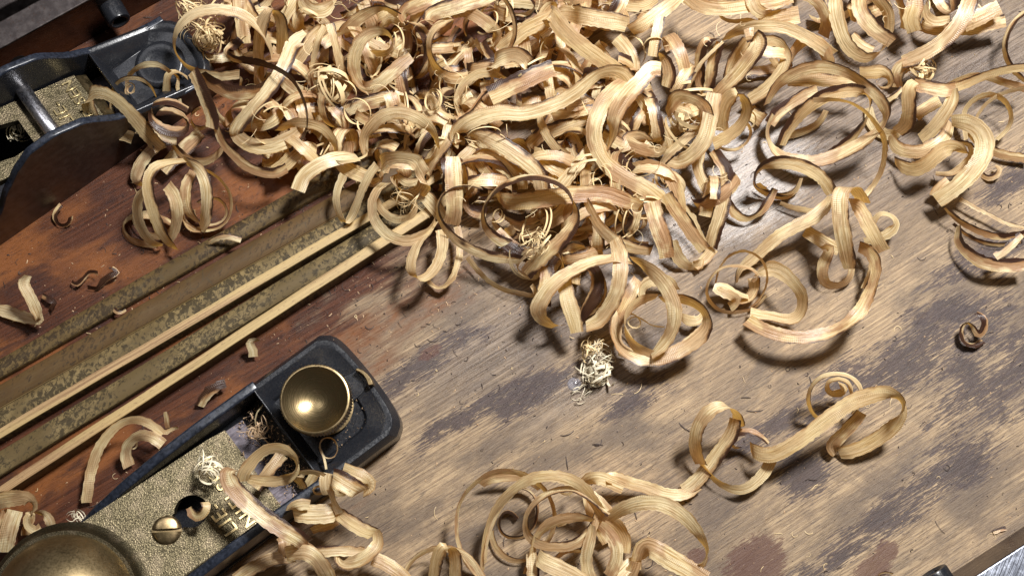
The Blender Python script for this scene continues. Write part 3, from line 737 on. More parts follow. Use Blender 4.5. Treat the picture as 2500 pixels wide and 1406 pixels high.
def ribbon_mesh(name, C, W, w, seed, cup=0.05, nx=4, frag=0.0, taper=(0.9, 0.9)):
    "C: centre points (mm), W: unit width directions"
    rnd = random.Random(seed); n = len(C)
    org = sum(C, Vector()) / n; org.z = 0
    verts = []; uvs = []; Ls = [0.0]
    for i in range(1, n): Ls.append(Ls[-1] + (C[i] - C[i - 1]).length)
    tot = Ls[-1] or 1
    ph = rnd.uniform(0, 99)
    for i in range(n):
        T = (C[min(n - 1, i + 1)] - C[max(0, i - 1)]).normalized()
        Wd = (W[i] - T * W[i].dot(T))
        Wd = Wd.normalized() if Wd.length > 1e-4 else W[i]
        N = T.cross(Wd)
        x = Ls[i]
        wid = w * (0.98 + 0.06 * math.sin(x * .11 + ph) + 0.025 * math.sin(x * .53 + ph * 2))
        e0 = min(1, taper[0] + (1 - taper[0]) * x / 5); e1 = min(1, taper[1] + (1 - taper[1]) * (tot - x) / 5)
        wid *= e0 * e1
        j0 = rnd.uniform(-.12, .14) + .08 * math.sin(x * 2.7 + ph); j1 = rnd.uniform(-.20, .16) + frag * rnd.uniform(-.5, .2)
        wob = 0.10 * math.sin(x * .21 + ph)
        for k in range(nx + 1):
            u = k / nx
            off = (u - .5) * wid
            if k == 0: off -= j0
            if k == nx: off += j1
            c = cup * wid * (1 - (2 * u - 1) ** 2) + wob * (u - .5) * .5
            verts.append((C[i] + Wd * off + N * c - org) * MM); uvs.append((u, x))
    faces = []
    for i in range(n - 1):
        for k in range(nx):
            a = i * (nx + 1) + k
            faces.append((a, a + 1, a + nx + 2, a + nx + 1))
    # splinters and hairs torn out of the edges
    for i in range(2, n - 3):
        for k, sg in ((0, -1), (nx, 1)):
            if rnd.random() < (.13 if k else .06) * (1 + 3 * frag):
                a = Vector(verts[i * (nx + 1) + k]); b2 = Vector(verts[(i + 1) * (nx + 1) + k]); inn = Vector(verts[i * (nx + 1) + (1 if k == 0 else nx - 1)])
                o_ = (a - inn).normalized(); t_ = (b2 - a).normalized(); q = rnd.uniform(.3, 1.1) * MM; wd = rnd.uniform(.10, .22) * MM
                tip = a + o_ * q * rnd.uniform(.35, .9) + t_ * q * rnd.uniform(-1.4, 1.4) + Vector((rnd.uniform(-1, 1), rnd.uniform(-1, 1), rnd.uniform(-1, 1))) * q * .35
                c0 = len(verts); verts += [a, a + t_ * wd, tip]; uvs += [(k / nx, Ls[i])] * 3
                faces.append((c0, c0 + 1, c0 + 2))
    me = bpy.data.meshes.new(name); me.from_pydata(verts, [], faces)
    uvl = me.uv_layers.new(name='UVMap')
    idx = [0] * len(me.loops); me.loops.foreach_get('vertex_index', idx)
    flat = []
    for v in idx: flat += uvs[v]
    uvl.data.foreach_set('uv', flat)
    me.polygons.foreach_set('use_smooth', [True] * len(me.polygons))
    return me, org
NRIB = [0]
def add_ribbon(label, C, W, w, burn=0.0, tint=0.3, seed=None, group='plane shavings', cup=None, frag=0.0, mat=None, name='wood_shaving', taper=None):
    NRIB[0] += 1; seed = seed if seed is not None else NRIB[0]
    rnd = random.Random(seed * 7 + 1)
    if taper is None: taper = (rnd.choice((1, 1, .93, .8)), rnd.choice((1, 1, .93, .8)))
    if name == 'wood_shaving': burn = max(burn, rnd.choice((0, 0, .12, .2, .28, .36))); tint = min(1.1, tint + rnd.choice((0, .1, .3, .5)))
    me, org = ribbon_mesh('shaving', C, W, w, seed, cup if cup is not None else rnd.choice((-1, 1)) * rnd.uniform(.01, .045), frag=frag, taper=taper)
    o = obj(name, me, mat or SHAV); o.location = org * MM
    o['seed'] = float(seed % 97) + 0.37; o['burn'] = float(burn); o['tint'] = float(tint)
    tag(o, label, 'wood shaving', group)
    return o
def dirimg(ang, el):
    a, e = R(ang), R(el)
    return (RT * math.cos(a) + UP * math.sin(a)) * math.cos(e) - FW * math.sin(e)
TILES = {'0': (0, 0, 1), '1': (0, 0, 2.343), '2': (0, 500, 2.343), '3': (150, 800, 2.32), '4': (0, 1000, 3.463), '5': (400, 0, 2.812), '6': (900, 0, 2.812),
         '7': (1400, 0, 2.812), '8': (1900, 0, 2.812), '9': (800, 350, 2.812), 'A': (1200, 450, 2.556), 'B': (1700, 350, 2.344), 'C': (1500, 850, 2.5),
         'D': (900, 1050, 2.778), 'E': (350, 0, 4.687), 'F': (700, 0, 4.687), 'G': (550, 1150, 5.0), 'H': (420, 1050, 5.624), 'J': (400, 380, 3.347), 'K': (0, 800, 3.516)}
def S(label, tile, w, pts, ax=None, burn=0.0, tint=0.3, **kw):
    """pts 'x,y,z[,t] ...' in the pixels of an enlarged photograph tile, z in mm over the bench.
    t = tilt about the direction of travel (0 = broad side to the viewer, 90 = edge on); or ax = width axis (image angle, elevation)"""
    ox, oy, s = TILES[tile]; P = []; T = []; w *= {'G': .69, 'H': .76}.get(tile, .83)
    last = 0.0
    for q in pts.split():
        v = [float(c) for c in q.split(',')]
        P.append(U(ox + v[0] / s, oy + v[1] / s, max(v[2], 0.4)))
        if len(v) > 3: last = v[3]
        T.append(last)
    if any(q in label for q in ('bark', 'woody', 'shrivelled')): burn = max(burn, 1.15); tint = 1.1
    elif any(q in label for q in ('dark', 'black', 'burnt', 'scorched')): burn = max(burn * 1.25, .5)
    if ax:
        if not isinstance(ax, list): ax = [ax]
        dirs = [dirimg(*a) for a in ax]
        A = []
        for i in range(len(P)):
            f = i / max(1, len(P) - 1) * (len(dirs) - 1); k = min(int(f), len(dirs) - 1); g = f - k
            A.append(tuple(dirs[k].lerp(dirs[min(k + 1, len(dirs) - 1)], g)))
    else: A = [(t, 0, 0) for t in T]
    rs = resample(P, A, 1.0)
    C = [r[0] for r in rs]; W = []
    n = len(C)
    for i in range(n):
        if ax: W.append(rs[i][1].normalized()); continue
        t = R(rs[i][1].x); V = (CAM - C[i]).normalized()
        a = max(0, i - 2); b = min(n - 1, i + 2)
        Tn = (C[b] - C[a]).normalized(); N2 = V.cross(Tn)
        N2 = N2.normalized()
        V2 = Tn.cross(N2)
        if V2.dot(V) < 0: V2 = -V2
        W.append(N2 * math.cos(t) + V2 * math.sin(t))
    # keep everything on or above the bench
    for i in range(n):
        lo = C[i].z - abs(W[i].z) * w * .5
        if lo < 0.15: C[i] = C[i] + Vector((0, 0, 0.15 - lo))
    for _ in range(2):
        C = [C[0]] + [(C[i - 1] + C[i] * 2 + C[i + 1]) / 4 for i in range(1, n - 1)] + [C[-1]]
    return add_ribbon(label, C, W, w, burn, tint, **kw)
# ---- T1 / T5 : upper left
S('long pale loop with sawn edge arching off the rear plane over its letters', '1', 5.6, '925,850,12 870,800,14 820,735,19 750,650,25 665,570,29 590,530,30 530,530,27 500,580,23 520,650,19 580,715,17 660,755,16 760,790,14', ax=[(52, 25), (50, 35), (58, 30), (70, 30)], tint=.1)
S('thin pale arch standing over the rear plane toe', '1', 2.0, '635,640,14,60 640,520,18,50 700,455,22,40 790,448,23,40 860,490,21,60 898,570,16,80', tint=.2)
S('narrow straw loop rising highest over the rear plane toe', '1', 2.6, '735,600,13,75 725,470,18,60 770,400,23,40 850,368,25,30 920,375,24,40 975,415,22,60', tint=.5)
S('fine spiral fibre bundle hanging in front of the rear plane toe', '1', 1.0, '760,610,14,30 720,560,16,40 725,480,19,20 770,480,20,60 770,530,18,20 730,540,17,60 725,500,18,20 750,490,18,50', tint=.5)
S('narrow pale crescent inside the loop beside the rear plane', '1', 2.2, '640,620,12,70 660,690,13,50 710,735,13,40 780,750,12,30', tint=.1)
S('short cream band bent down beside the thumb pad', '1', 4.2, '960,570,12 955,500,16 960,430,19 1000,405,20 1040,420,19 1075,450,17', ax=[(0, 20), (-20, 35), (-60, 40)], tint=.1)
S('pair of pale slivers dangling by the thumb pad', '1', 1.6, '1035,600,12,20 1015,520,15,30 1020,440,18,50 990,420,18,70', tint=.1)
S('pinkish curl with scorched rim, nearest the letters of the rear plane', '1', 4.6, '1075,630,24,60 1000,590,26,50 930,580,26,50 870,600,24,80 858,660,22,120 900,720,21,150 970,750,20,155 1040,755,20,150 1075,720,20,110 1050,670,19,70 980,640,17,50 900,640,15,40', burn=.75, tint=.9)
S('pinkish lower turn hanging under the scorched curl by the rear plane', '1', 4.2, '860,690,14,150 890,760,12,160 950,800,11,160 1010,810,10,150', burn=.3, tint=1.0)
S('cream band with a burnt right edge folding down from the dark crescent', '1', 5.4, '1210,735,17 1215,680,19 1185,590,23 1150,500,27 1110,420,29 1105,405,28', ax=[(25, 20), (20, 30)], burn=.6, tint=.2)
S('broad rust crescent with black edge, left of the pale diagonal band', '1', 6.2, '1150,420,27,60 1220,480,24,40 1310,525,22,30 1400,535,21,30 1490,510,20,50 1540,470,19,70', burn=.65, tint=1.0)
S('long tan arc with dark seam sagging across the upper left of the heap', '1', 4.8, '1235,720,16,60 1265,800,17,50 1330,880,18,40 1410,950,19,30 1500,985,19,30 1580,990,18,30 1640,960,17,40', burn=.35, tint=.95)
S('thin tan hoop under the burnt-edge band near the rear plane', '1', 4.0, '960,790,9,60 1020,860,9,50 1090,920,9,40 1170,925,10,40 1240,890,11,50 1290,820,12,70', burn=.15, tint=.7)
S('small striped ring pinched below the burnt-edge band', '1', 3.2, '1190,720,12,120 1130,740,12,140 1095,700,14,110 1100,640,16,60 1140,615,17,40', burn=.3, tint=.3)
S('cream leg dropping beneath the tan hoop towards the bench', '1', 5.6, '1150,760,9,10 1090,820,8,5 1000,900,7,5 930,980,6,20', tint=.5)
S('golden leg bent down beside the rear plane flank', '1', 5.0, '890,840,9,20 830,900,8,10 790,970,6,10 775,1040,4,50 830,1060,3,80', tint=.3)
S('stub of cream shaving poking from beneath the rear plane loop', '1', 4.6, '920,860,11,20 890,800,13,0 850,760,14,0', tint=.1)
# the bundle of ovals on the bench left of centre
S('tall pale oval hoop, leftmost of the bundle beside the bamboo', '1', 4.6, '840,1070,14,60 795,1130,13,40 785,1220,11,30 810,1310,8,35 870,1390,5,55 930,1400,4,80', tint=.05)
S('pale hoop crossing in front of the bundle of ovals', '1', 4.6, '1060,920,20,60 960,930,24,50 880,960,26,30 845,1040,25,15 855,1130,22,15 880,1220,18,20 915,1310,13,30 960,1385,8,50 1010,1430,5,80', tint=.05)
S('middle oval band of the bundle beside the bamboo', '1', 4.8, '955,1060,19,30 995,1120,19,15 1015,1200,17,15 1005,1290,12,30 975,1380,7,60', tint=.1)
S('low cream turn at the foot of the bundle of ovals', '1', 3.4, '760,1230,4,60 790,1310,3,50 860,1350,3,40 940,1350,4,40 990,1300,5,50 1000,1240,6,70', tint=.2)
S('frayed golden hoop lying lowest in the bundle of ovals', '1', 4.0, '1010,1300,3,70 940,1260,3,50 840,1230,3,40 750,1240,2,60 700,1290,2,80 730,1360,2,60 800,1390,2,40 900,1400,3,30', tint=.7)
S('right hand pale oval band with satin sheen in the ring cluster', '1', 5.0, '1060,920,18,60 1130,960,20,30 1175,1040,20,10 1185,1130,17,10 1180,1230,12,25 1155,1310,6,50', tint=.05)
S('striped brown band standing inside the ring cluster', '1', 4.4, '1110,980,14,40 1070,1050,14,20 1060,1130,12,20 1080,1210,9,40 1130,1270,5,70', tint=.9, burn=.2)
S('thin brown outer ring of the cluster left of the bamboo ends', '1', 2.4, '1140,960,12,70 1210,990,13,65 1280,1050,12,60 1320,1130,10,60 1315,1230,7,65 1260,1300,4,70 1160,1320,3,60 1080,1290,3,50 1040,1240,3,50', tint=.8)
S('thin cream inner ring of the cluster left of the bamboo ends', '1', 2.4, '1130,1160,6,60 1200,1130,7,60 1270,1150,7,60 1300,1210,6,60 1270,1270,4,60 1190,1290,3,60 1120,1260,3,60 1105,1200,4,60', tint=.2)
S('folded lower turn of the right oval by the bamboo', '1', 3.6, '1155,1310,4,50 1090,1310,3,60 1050,1250,4,70 1040,1180,6,70', tint=.5)
# ---- T5
S('great pale ring at the upper left of the heap, above the thumb pad', '5', 4.6, '748,440,14,80 738,350,20,72 700,255,25,60 625,165,28,45 530,100,30,32 420,72,31,28 300,72,31,28 190,108,30,35 110,175,28,50 72,260,25,68 75,350,22,82 130,430,19,78 200,478,16,60 290,510,14,40 400,525,12,35 520,510,10,40', burn=.2, tint=.3)
S('tall pale hairpin standing beside the great ring', '5', 5.0, '650,590,6 655,480,12 650,360,19 660,240,25 695,120,30 745,72,32 795,110,30 815,220,24 812,330,17 800,440,11 790,520,8', ax=[(-8, 18), (0, 30), (-12, 15)], tint=.35)
S('broad flat tan shaving end at the top left edge of the photo', '5', 5.6, '520,-60,20,10 525,60,18,0 540,180,15,0 555,300,12,15', tint=.5)
S('black-purple scorched fork curling over the pale diagonal band', '5', 3.8, '530,275,16,10 475,320,18,10 430,355,20,60 470,400,22,50 560,415,24,40 660,430,26,45 760,465,28,55 850,515,28,60 920,600,26,68 965,700,24,75 985,800,22,80 975,900,19,75 930,970,17,60 860,1030,15,50', burn=1.3, tint=1.0, frag=.6)
S('broad pale diagonal band with a brown shadow-like stain running down left', '5', 5.6, '985,240,18,30 890,300,20,10 850,400,22,0 800,500,23,0 720,620,22,0 620,740,20,0 540,830,17,5 490,910,14,25 520,960,11,60', tint=.15)
S('wide pale sickle at the foot of the diagonal band', '5', 5.8, '470,830,10,60 500,930,13,30 580,990,15,15 690,1010,16,8 800,985,17,8 900,935,17,15 960,870,17,40', tint=.45)
S('cream strip twisting up and right from the diagonal band', '5', 5.4, '870,460,14,10 920,400,16,5 970,330,18,5 1020,260,19,10 1075,200,19,30 1120,180,20,60', tint=.35)
S('narrow pale blade standing steeply between two curls', '5', 3.4, '1140,165,28,0 1165,250,27,0 1190,350,25,5 1215,450,22,5 1225,550,18,10 1215,640,14,20 1200,720,10,40', tint=.05)
S('small twin of the steep blade, split fibres leaning left', '5', 2.6, '1105,180,22,10 1060,270,20,0 1040,350,17,10 1020,440,14,40', tint=.1)
S('golden band lying flat across the top between curls', '5', 4.6, '880,470,9,5 980,485,10,0 1080,500,11,0 1190,515,12,5', tint=.4)
S('snail-like pale coil with a tight inner turn', '5', 5.2, '1400,620,12,60 1340,560,17,40 1305,470,22,20 1310,370,26,15 1350,280,29,20 1420,225,30,30 1500,215,30,50 1560,260,28,75 1560,320,25,100 1510,365,22,130 1440,370,19,120', burn=.2, tint=.5)
S('diagonal cream band sweeping up right out of the snail coil', '5', 5.4, '1310,540,12,70 1370,600,14,40 1450,590,15,15 1530,530,17,5 1620,450,18,0 1700,390,18,5', tint=.4)
S('small inner roll lying inside the snail coil', '5', 3.6, '1400,330,18,50 1440,370,17,40 1500,360,16,30 1550,310,16,50', tint=.15)
S('cream band arching behind the snail coil', '5', 5.0, '1230,230,14,10 1290,170,18,5 1370,110,21,15 1440,70,23,50 1530,60,22,70 1610,110,19,50', tint=.3)
S('pale U shaped band hanging from the top edge left of centre', '5', 5.6, '930,-40,18,60 960,30,19,30 1030,75,20,12 1110,70,20,15 1165,20,19,50', tint=.1)
S('pale roll hooked under the U shaped band', '5', 5.2, '985,60,13,50 925,110,14,20 920,170,12,5 950,215,8,20', tint=.05)
S('cream strip slanting down from the top edge left of the roll', '5', 5.0, '930,-50,16,5 880,40,15,0 830,120,13,5 800,200,10,10', tint=.5)
S('thin tan sliver slanting beneath the U shaped band', '5', 3.6, '1010,90,9,20 1090,140,8,10 1130,200,8,10 1160,330,7,20', tint=.4)
S('thin golden sash crossing behind the snail coil', '5', 3.4, '990,190,9,20 1100,235,10,20 1200,280,11,15 1300,350,11,20 1400,420,10,30', tint=.1)
S('twin threads of straw arching left of the snail coil', '5', 1.8, '1190,240,15,20 1260,215,18,40 1340,225,19,50 1400,270,19,70', tint=.1)
S('pale coil turning below the pale diagonal, outer turn', '5', 4.4, '790,900,15,60 870,850,19,35 970,845,21,25 1070,870,21,25 1140,930,19,35 1175,1010,16,60 1165,1070,12,85', tint=.15)
S('broad tan fan turned under the pale sickle', '5', 5.6, '520,900,9,70 600,870,10,40 690,850,11,20 760,810,12,10 810,740,12,20', tint=.6)
S('cream flap beside a small dark knot, mid left of the heap', '5', 5.4, '960,640,10,10 900,700,9,0 890,780,8,10 920,830,6,30', tint=.2)
S('broad cream curl bending round the small dark knot', '5', 5.4, '860,720,9,60 930,660,12,30 1010,690,13,10 1060,750,12,10 1090,830,10,30', tint=.3)
S('big frost-pale blade tip ending over the bamboo strips', '5', 6.0, '1330,1080,14,60 1230,1080,17,35 1130,1105,19,15 1040,1150,19,5 960,1215,18,0 920,1310,17,0', tint=.05)
S('wide cream sash curling over the fan, lower left', '5', 6.0, '1050,1040,12,50 990,1010,14,20 900,1060,14,10 830,1130,12,20 740,1180,10,40', tint=.2)
S('dusky pink blade under the fan beside the bamboo', '5', 5.8, '840,920,7,20 800,1030,7,10 760,1120,7,10 690,1150,7,30', tint=1.0)
S('nested cluster of thin pale turns like a rose, upper middle left', '5', 2.6, '960,590,9,70 1030,545,12,60 1120,540,13,60 1180,600,13,60 1190,680,12,60 1150,740,10,60 1080,730,9,60 1050,660,9,60 1090,600,10,60 1150,620,10,60 1150,680,10,60', tint=.3)
S('thin sliver drooping from the rose of thin turns', '5', 1.6, '1010,430,16,30 1020,530,14,40 1070,640,12,30 1120,740,10,40 1100,800,8,40', tint=.5)
S('narrow pale neck joining steep blade and folded foot', '5', 4.2, '1200,720,9,50 1215,690,12,10 1260,600,14,5 1300,540,15,10', tint=.05)
S('coarse brown split band running right from the neck', '5', 5.6, '1180,790,8,20 1260,750,10,5 1360,715,11,0 1460,690,12,0 1560,670,12,0 1680,650,11,5', burn=.4, tint=.9)
# ---- T6 : upper middle
S('cream loop with fringed inner edge in the upper middle', '6', 5.0, '560,130,22,60 490,170,25,50 430,240,27,55 412,330,26,65 440,420,22,60 490,490,17,40 560,535,14,20 650,530,13,10 760,480,13,5 850,440,12,10', tint=.3)
S('broad ribbed band slanting in from the top edge centre', '6', 6.4, '400,150,24,30 440,90,25,10 540,60,26,5 660,20,26,0 780,-20,25,0 900,-60,24,0', tint=.55)
S('wide tan band left of the ribbed band at the top edge', '6', 6.2, '250,140,18,60 235,90,20,20 300,50,21,5 400,5,22,0 480,-50,22,0', tint=.6)
S('pale twisted foot below the wide tan band', '6', 4.6, '100,190,12,50 140,130,15,20 200,150,16,40 240,190,14,80 300,170,13,40', tint=.05)
S('tan blade sinking behind the pale twisted foot', '6', 4.6, '250,180,9,10 265,280,8,0 240,420,7,0 230,560,6,10', tint=.6)
S('cream band folding over a ragged brown end near the top centre', '6', 5.6, '560,110,17,50 640,80,21,30 740,110,23,10 820,170,22,5 880,230,19,30 850,290,14,60', tint=.3, frag=.3)
S('burnt brown hook curving down over the upper middle', '6', 3.4, '920,-20,26,60 975,60,27,55 1005,160,26,55 1000,260,23,55 960,340,19,60 890,385,16,70', burn=.45, tint=1.0)
S('thin cream loop tail left of the burnt hook', '6', 3.0, '730,270,13,60 760,330,13,50 810,380,14,50 860,385,15,60', tint=.3)
S('mottled dark split running down the upper middle', '6', 3.0, '620,190,12,20 560,290,11,10 520,370,10,10 450,440,9,20', burn=1.2, tint=1.0, frag=.8)
S('golden band sloping up right behind the burnt hook', '6', 5.4, '430,640,5,20 470,540,7,10 560,430,9,5 660,330,10,5 720,270,11,10', burn=.25, tint=.7)
S('broad cream band reaching up right, top centre', '6', 6.2, '870,350,14,5 960,290,17,5 1080,200,20,5 1190,150,21,10 1290,90,20,30', tint=.25)
S('slim loop over the top centre beside the wide ridge', '6', 4.0, '1180,110,18,20 1230,40,20,30 1270,20,20,60 1290,70,18,80', tint=.3)
S('short ribbed collar roll in the upper middle', '6', 6.0, '860,500,20,10 850,440,22,5 900,400,26,0 990,370,27,0 1060,390,26,20 1100,450,24,70 1050,480,20,110', ax=[(62, 30), (70, 35), (80, 25)], tint=.5)
S('flat striped segment with black upper edge, upper middle', '6', 7.0, '830,660,22,0 960,600,23,0 1080,545,24,0 1180,500,24,0 1270,465,24,0', burn=.5, tint=.85)
S('pale sickle left of the striped segment', '6', 4.2, '625,800,12,75 605,720,15,65 620,630,18,45 680,550,20,30 770,505,21,25 860,510,20,35 920,540,17,60', tint=.1)
S('dark twisted wire-like strip joining the long pale band', '6', 2.4, '920,540,20,40 850,600,21,50 770,660,21,50 720,740,21,60 640,820,19,40 600,870,18,50', burn=1.0, tint=1.0)
S('long pale banner sweeping across the centre with serrated top edge', '6', 6.0, '620,980,14,60 600,920,19,30 660,850,23,10 780,800,25,5 920,770,26,0 1060,780,26,0 1200,745,27,5 1330,690,27,10 1440,620,28,25 1520,550,28,40 1590,500,28,50 1680,485,27,40 1750,510,24,10 1800,570,21,5', burn=.2, tint=.12)
S('pale ribbed blade under the banner, running down right to a toothed tip', '6', 6.0, '690,930,18,60 750,920,20,25 850,960,22,8 960,1020,22,0 1070,1100,21,0 1160,1180,19,0 1190,1270,16,5 1200,1340,13,20', burn=.2, tint=.1)
S('cream slab glimpsed behind the pale sickle', '6', 5.6, '610,610,8,10 680,650,9,0 780,700,9,0 830,740,8,10', tint=.05)
S('cream roll end in the left centre beside curly threads', '6', 5.4, '310,690,10,70 360,660,14,40 420,665,17,15 470,720,17,10 500,800,15,10 540,880,11,20', burn=.35, tint=.25)
S('great pale arch left of centre over a golden ring', '6', 5.4, '-20,1060,12,60 -30,960,16,45 10,880,20,25 80,810,23,15 180,775,25,10 290,790,26,12 380,840,25,30 450,920,22,60 475,1010,19,80', tint=.35)
S('golden ring under the great pale arch', '6', 4.8, '540,840,17,40 480,800,18,20 410,800,17,20 330,850,15,40 260,930,12,65 245,1020,9,80', tint=.1)
S('pale twisted limb falling from the centre left junction', '6', 5.0, '560,860,18,10 540,960,18,5 480,1040,16,5 420,1120,13,10 390,1180,9,30', tint=.05)
S('shaded golden back of the arch, centre left', '6', 5.0, '475,1010,19,110 450,1090,15,130 390,1130,12,150', tint=.4)
S('pale drum-like roll over the bamboo ends', '6', 5.6, '110,1190,18 85,1140,22 120,1095,27 220,1080,30 320,1100,29 350,1150,25 390,1230,20 360,1310,14 300,1340,11 240,1330,10 190,1270,11 180,1200,13', ax=[(85, 40), (88, 45), (100, 45), (130, 50)], tint=.15)
S('crossed inner turns inside the drum-like roll', '6', 3.6, '200,1200,14,50 260,1260,13,10 330,1240,13,20 380,1220,13,50', tint=.05)
S('vertical striped slab below the centre, half in shade', '9', 6.2, '860,90,24,0 862,180,24,0 865,280,23,0 868,380,21,0 868,480,18,0 850,560,14,0', tint=.75)
S('golden return face right of the vertical slab', '9', 4.0, '960,280,10,20 950,200,14,10 935,130,18,10', tint=.3)
S('half moon ribbed band on the nested ellipses at the centre', '6', 5.4, '720,1110,14,60 790,1080,16,20 880,1110,17,5 960,1170,16,5 1020,1240,13,20', tint=.3)
S('large brown oval backing of the nested ellipses', '6', 5.4, '690,1000,13,60 680,1080,12,40 720,1170,11,20 800,1240,9,10 900,1290,7,20', burn=.5, tint=.6)
S('outer golden turn of the nested ellipses at the centre', '6', 4.4, '720,1060,14,60 840,1050,14,30 950,1110,12,15 1040,1200,10,10 1060,1300,8,20', tint=.2)
S('short broad pale fragment pointing down right, right of centre', '6', 6.6, '1130,1060,15,20 1200,1090,17,5 1290,1140,17,0 1380,1190,15,5', tint=.1)
S('golden band crossing behind the short pale fragment', '6', 5.4, '1100,1000,9,20 1180,920,11,10 1250,830,13,5 1300,740,14,5 1330,650,14,20', tint=.55)
S('straight pale stick angled from the right of the centre', '6', 5.2, '1300,1300,14,10 1380,1200,16,5 1460,1100,17,5 1530,1010,17,20', tint=.15)
S('cream ramp above the small curl, right of centre', '6', 5.6, '1130,940,10,15 1250,900,12,5 1380,850,14,0 1500,810,15,0 1560,790,14,10', tint=.1)
S('thin ring with tiny curl, right of centre', '6', 2.4, '1530,930,14,60 1440,910,14,50 1370,920,13,55 1330,960,11,60 1350,1040,9,60 1420,1070,8,60 1470,1030,9,60', tint=.5)
S('long tan diagonal crossing low from the centre to the right', '9', 6.4, '1160,370,12,60 1240,400,15,15 1380,395,18,5 1530,370,20,3 1700,350,21,0 1900,345,21,0 2060,400,20,5 2150,430,18,40', tint=.9)
S('golden sliver under the burnt hoop, lower centre', '9', 4.0, '1100,340,8,20 1200,350,9,30 1300,350,9,20', tint=.3)
# ---- T9/A : lower centre
S('big burnt-rimmed hoop at the lower centre', '9', 4.6, '1690,420,25,80 1650,330,26,70 1560,265,27,62 1450,235,28,60 1330,240,28,60 1220,280,27,62 1130,350,25,68 1075,440,22,76 1070,530,19,60 1110,610,16,35 1190,670,14,20 1290,720,12,10 1370,780,11,10', burn=.75, tint=.6)
S('bluish pale limb closing the burnt-rimmed hoop on its right', '9', 5.6, '1680,400,26,80 1705,470,26,60 1690,550,25,35 1620,650,23,15 1520,740,20,5 1420,830,16,0 1360,900,12,10', tint=.35)
S('thin pale hoop with black lower seam, left of the burnt hoop', '9', 4.6, '1060,310,20,75 960,290,22,80 860,300,22,82 790,350,21,80 755,430,20,75 770,520,18,60 830,610,16,45 920,690,15,35 1030,745,14,30 1150,780,14,30 1260,790,13,30 1330,800,12,40', burn=.5, tint=.3)
S('cream hoop with pink underside resting over the bamboo tips', '9', 5.0, '400,270,14,60 340,320,17,55 305,400,19,50 310,490,19,40 360,580,18,30 450,650,17,22 550,670,16,22 640,640,15,35 710,590,14,60 740,520,13,80', tint=.6)
S('straw inner turn of the hoop over the bamboo tips', '9', 3.6, '330,390,8,40 380,470,8,30 460,520,8,25 560,510,9,40 610,440,11,60 590,390,12,70', tint=.3)
S('narrow cream V hanging left of the bamboo tips', '9', 3.6, '340,150,22 290,210,20 240,310,17 200,420,13 160,510,9 120,550,8 85,500,10 60,420,13 60,340,15 90,260,16 110,215,17', ax=[(-20, 20), (-10, 30), (-10, 20)], tint=.2)
S('broad sunlit diagonal slab behind the bamboo tip hoop', '9', 6.0, '60,110,10,20 150,180,11,5 260,230,11,5 370,270,10,10', tint=.3)
S('cream slab descending right from the drum-like roll', '9', 5.6, '640,330,13,20 690,380,12,5 750,450,10,5 800,520,8,20', tint=.15)
S('hanging loop with greenish white foot, lowest of the centre left', '9', 4.8, '740,540,11 690,610,13 620,690,16 580,780,18 570,870,18 600,925,17 660,930,16 720,880,16 770,790,15 790,690,14 780,590,12', ax=[(30, 30), (-5, 35), (-50, 40), (-30, 30)], tint=.4)
S('frayed cream crescent right of the hanging loop', '9', 2.8, '890,570,8,10 910,680,8,10 900,800,8,15 860,920,7,30 790,990,5,60 730,985,3,60 690,950,3,40', tint=.2, frag=.6)
S('lone straw sliver running along the bench below the hoops', '9', 3.0, '960,780,5,40 1020,860,4,45 1100,940,4,50 1200,1000,4,55 1320,1030,5,50 1430,1045,5,60 1400,970,7,50', tint=.5)
S('wrinkled dark band at the foot of the burnt hoop', '9', 5.4, '1390,790,11,10 1300,740,13,0 1220,680,13,0 1150,610,13,10', burn=.9, tint=1.0)
S('shadowed cream turn under the burnt hoop', '9', 4.2, '1130,520,5,70 1170,590,5,50 1280,630,5,40 1400,620,6,40 1510,560,7,50 1570,460,8,60', tint=.5)
S('dark striped bowl below the centre ellipses', '9', 5.2, '1180,470,8,50 1250,510,8,25 1350,530,8,20 1440,500,9,30 1490,450,9,50', burn=.6, tint=.9)
S('ragged brown knot of shaving left of the burnt hoop', '9', 5.0, '990,260,10,30 1010,340,9,0 960,400,8,20 1000,460,7,0 1090,480,6,20', burn=.6, tint=.9, frag=.8)
S('wide front hoop with ladder marks, lower centre', 'A', 6.0, '870,480,19,70 760,462,21,55 640,480,22,45 520,530,23,38 410,600,23,30 330,690,21,20 290,780,18,20 320,850,14,45 390,890,11,75 440,880,9,95', tint=.55)
S('cream right limb of the front hoop', 'A', 6.2, '770,340,18,20 800,430,21,8 805,540,22,5 790,650,20,8 740,760,16,15 670,850,12,25 590,890,10,50', tint=.4)
S('blueish pale slab standing inside the front hoop', 'A', 6.2, '455,590,18,10 465,660,18,0 490,760,17,0 520,850,15,0 535,925,13,0', tint=.25)
S('black-edged inner turn of the front hoop', 'A', 4.8, '560,490,9,50 630,520,11,25 665,600,11,10 650,680,10,10 600,770,7,20 560,830,4,40', burn=.8, tint=.5)
S('tan face leaning against the front hoop', 'A', 5.6, '340,510,13,10 350,590,13,5 330,680,12,5 330,760,10,20', burn=.5, tint=.7)
S('fine hoops receding inside the front hoop', 'A', 2.4, '620,500,6,40 700,590,6,60 710,690,5,60 660,780,4,60 570,830,3,60', tint=.4)
S('large tan double hoop bulging at the bottom edge of the heap', 'A', 6.0, '880,470,20,75 960,510,23,50 1050,590,24,30 1120,700,24,20 1145,800,23,15 1130,900,20,20 1080,990,16,35 1000,1070,13,60', tint=.6)
S('nearest big hoop at the foot of the heap, toothed rim', 'A', 6.0, '1030,700,12,110 940,720,13,130 860,780,14,120 830,860,14,95 850,950,13,70 920,1030,12,50 1000,1075,12,30', tint=.6)
